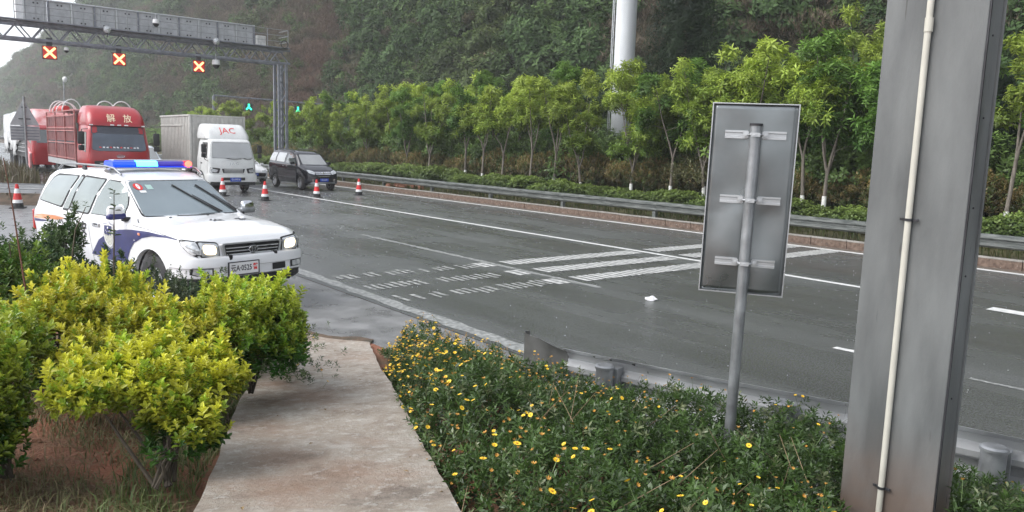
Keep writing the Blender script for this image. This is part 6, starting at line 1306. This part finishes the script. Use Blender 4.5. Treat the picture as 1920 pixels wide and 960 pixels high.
for s in (-1, 1):
    ax = 'R' if s < 0 else 'L'; pg = [(.20, 1.70), (1.12, 1.60), (.98, 2.40), (.20, 2.42)]
    patch(PR, ax, rpoly(grow(pg, .03), .05), .004, 'window_seal', M['rubber'], rt, cuts=2); patch(PR, ax, rpoly(pg, .05), .010, 'side_window', M['side_glass'], rt, cuts=2)
    b = MB(); b.tube([(1.15, s*1.12, 2.55), (1.5, s*1.42, 2.52), (1.5, s*1.42, 1.75)], .018, 6); b.build('mirror_arm', M['black'], rt); b = MB(); b.box((1.48, s*1.44, 2.18), (.13, .24, .52)); b.build('mirror', M['black'], rt, bevel=.04, smooth=60); b = MB(); b.box((1.48, s*1.44, 1.78), (.13, .22, .22)); b.build('wide_angle_mirror', M['black'], rt, bevel=.04, smooth=60)
    patch(PR, 'F', rpoly([(s*.72, .80), (s*1.1, .85), (s*1.12, .62), (s*.78, .60)], .04), .01, 'headlight', M['lens'], rt, cuts=2)
    for xx in (.35, -1.5-3.5, -1.5-4.8): make_wheel(rt, xx, s*1.02, .5, .3, .3, s, 8, M['steel'])
    b = MB(); b.lathe([(.09, 0), (.09, 1.9)], (-.78, s*1.1, .9), n=12); b.build('air_intake', M['black'], rt)
b = MB(); b.box((-3.4, -.4, .85), (8.5, .1, .25)); b.box((-3.4, .4, .85), (8.5, .1, .25)); b.build('chassis_rail', M['black'], rt)
BX0, BX1 = -8.2, -1.0
b = MB(); b.box(((BX0+BX1)/2, 0, 1.20), (BX1-BX0, 2.4, .12)); b.build('cargo_floor', M['red_stake'], rt)
for s in (-1, 1):
    for k in range(4):
        xx = BX0+(BX1-BX0)*k/3; b = MB(); b.box((xx, s*1.225, 2.25), (.07, .06, 2.2)); b.build('stake_post', mat('stake_rose_steel', (.42, .17, .16), .6, var=.2), rt)
    for z0, z1 in ((1.26, 1.86), (2.0, 2.42), (2.5, 2.64), (2.66, 3.1)):
        for k in range(12):
            xa = BX0+(BX1-BX0)*k/12; b = MB(); b.box((xa+.30, s*1.185+random.uniform(-.006, .006), (z0+z1)/2), (.575, .03, z1-z0)); b.build('side_panel', M['red_stake'], rt)
    for z in (1.24, 1.92, 2.46, 2.58, 3.14, 3.34): b = MB(); b.box(((BX0+BX1)/2, s*1.24, z), (BX1-BX0+.05, .03, .05)); b.build('side_rail', mat('stake_rose_steel', (.42, .17, .16)), rt)
    b = MB(); b.box((-4.6, s*1.23, 1.02), (7.2, .04, .26)); b.build('side_guard', M['cabinet'], rt)
b = MB(); b.box((BX1+.0, 0, 2.2), (.06, 2.3, 2.0)); b.build('headboard', M['red_stake'], rt)
for xx, yc, rr_, hh_ in ((BX0+.5, -.75, .42, .62), (BX0+1.3, -.65, .5, .58), (BX0+2.3, -.7, .45, .50), (BX0+4.2, -.8, .40, .60), (-1.5, .1, .4, .5), (-1.4, .75, .42, .52)): b = MB(); b.tube([(xx, yc-rr_*cos(t), 3.3+hh_*sin(t)) for t in [pi*k/10 for k in range(11)]], .026, 6); b.build('hoop', M['cone_white'], rt, smooth=60)
b = MB(); b.tube([(BX0+.3, -.9, 3.48), (BX0+1.2, -.92, 3.52), (BX0+2.4, -.9, 3.50), (BX0+3.6, -.92, 3.49)], .14, 10); b.build('rolled_tarpaulin', M['red_vinyl'], rt, smooth=60)
b = MB(); b.box((BX0+2.0, 0, 3.42), (3.4, 1.6, .12)); b.build('folded_tarpaulin', mat('pink_tarpaulin', (.62, .32, .32), .7), rt, bevel=.04)

# ------------------------------------------------------------------ tarpaulin lorry behind the red truck
tt = empty('tarpaulin_lorry', (7.9, 53.2, 0), radians(-91), 'old red lorry whose caged load is covered by a pale crumpled tarpaulin', 'truck')
lv = [(.5, -1.3, 1.2, 1.2, .15, 0), (.8, -1.3, 1.3, 1.24, .2, .03), (1.75, -1.3, 1.3, 1.24, .22, .04), (2.6, -1.3, 1.1, 1.15, .2, .04), (2.75, -1.3, .9, 1.1, .2, .0)]
c3, PT = cab_body(lv, 'cab', M['red_paint'], tt)
lvf = [(2.72, -1.35, .9, 1.12, .3, 0), (3.2, -1.35, .5, 1.1, .3, 0), (3.65, -1.35, .0, 1.0, .3, 0), (3.7, -1.35, -.2, .9, .25, 0)]
cab_body(lvf, 'roof_fairing', mat('faded_red_white', (.55, .12, .12), .5, scale=2, col2=(.75, .5, .5)), tt)
patch(PT, 'R', rpoly([(-.9, 1.85), (-.1, 1.85), (-.1, 2.5), (-.9, 2.5)], .05), .01, 'side_window', M['side_glass'], tt, cuts=1); patch(PT, 'R', rpoly([(.1, 1.8), (1.0, 1.7), (.9, 2.5), (.1, 2.5)], .05), .01, 'side_window', M['glass'], tt, cuts=1)
patch(PT, 'F', rpoly([(-1.0, 1.75), (1.0, 1.75), (.95, 2.5), (-.95, 2.5)], .05), .01, 'windscreen', M['glass'], tt, cuts=2)
b = MB(); b.box((.3, -1.3, .9), (1.5, .12, .9), 0, 0, .25); b.build('step_panel', mat('faded_red_white', (.5, .1, .1)), tt, bevel=.03)
for s in (-1, 1):
    for xx in (.3, -5, -6.4, -10, -11.3): make_wheel(tt, xx, s*1.0, .5, .3, .3, s, 8, M['steel'])
    b = MB(); b.lathe([(.09, 0), (.09, 1.9)], (-1.35, s*1.1, .9), n=12); b.build('air_intake', M['black'], tt)
b = MB(); b.box((-7.2, 0, .95), (11.5, 2.3, .25)); b.build('chassis', M['black'], tt)
CG = M['cabinet']
for s in (-1, 1):
    for k in range(16): b = MB(); b.box((-12.6+.72*k, s*1.22, 2.15), (.05, .05, 2.1)); b.build('cage_post', CG, tt)
    for z in (1.15, 1.4, 1.65, 1.9, 2.15, 2.4, 2.65, 2.9, 3.15): b = MB(); b.box((-7.2, s*1.235, z), (10.9, .03, .035)); b.build('cage_rail', CG, tt)
b = MB(); b.box((-7.2, 0, 2.05), (10.8, 2.3, 1.9)); b.build('load', mat('grey_load', (.20, .20, .19), .8, var=.4, scale=2), tt)
V = []; F = []; nx, ny = 60, 22; r_ = random.Random(4)
for i in range(nx+1):
    for k in range(ny+1):
        x = -12.8+10.4*i/nx; u = k/ny*2-1; a = u*1.9; y = max(-1.3, min(1.3, a*1.05)); drop = max(0, abs(u)-.62)/.38; hang = 1.75+.45*sin(x*.9+1)+.25*sin(x*2.7)+(.6 if x < -7 else 0)
        z = 3.55+.12*sin(x*1.3)-.15*abs(u)-drop*hang+.05*sin(x*6+u*9)+.03*sin(x*14); V.append((x, y+(.06*sin(x*9+z*4)+.03)*np.sign(u)*(1 if drop > 0 else 0), z))
for i in range(nx):
    for k in range(ny): a = i*(ny+1)+k; F.append((a, a+1, a+ny+2, a+ny+1))
b = MB(); b.add(V, F); o = b.build('tarpaulin', mat('silver_tarpaulin', (.50, .51, .52), .45, scale=2, col2=(.72, .73, .73), bump=.6, bscale=6), tt, smooth=30); md = o.modifiers.new('s', 'SOLIDIFY'); md.thickness = .02

# ------------------------------------------------------------------ rain haze
hz = MB(); hz.box((60, 500, 41), (1500, 1240, 100)); h = hz.build('haze', None, fix=True)
hmt = D.materials.new('rain_haze'); hmt.use_nodes = True; t = hmt.node_tree; t.nodes.remove(t.nodes['Principled BSDF']); pv = t.nodes.new('ShaderNodeVolumePrincipled')
pv.inputs['Color'].default_value = (.985, .99, 1, 1); pv.inputs['Density'].default_value = .0008; pv.inputs['Anisotropy'].default_value = .2
t.links.new(pv.outputs[0], t.nodes['Material Output'].inputs['Volume']); h.data.materials.append(hmt); h['kind'] = 'stuff'
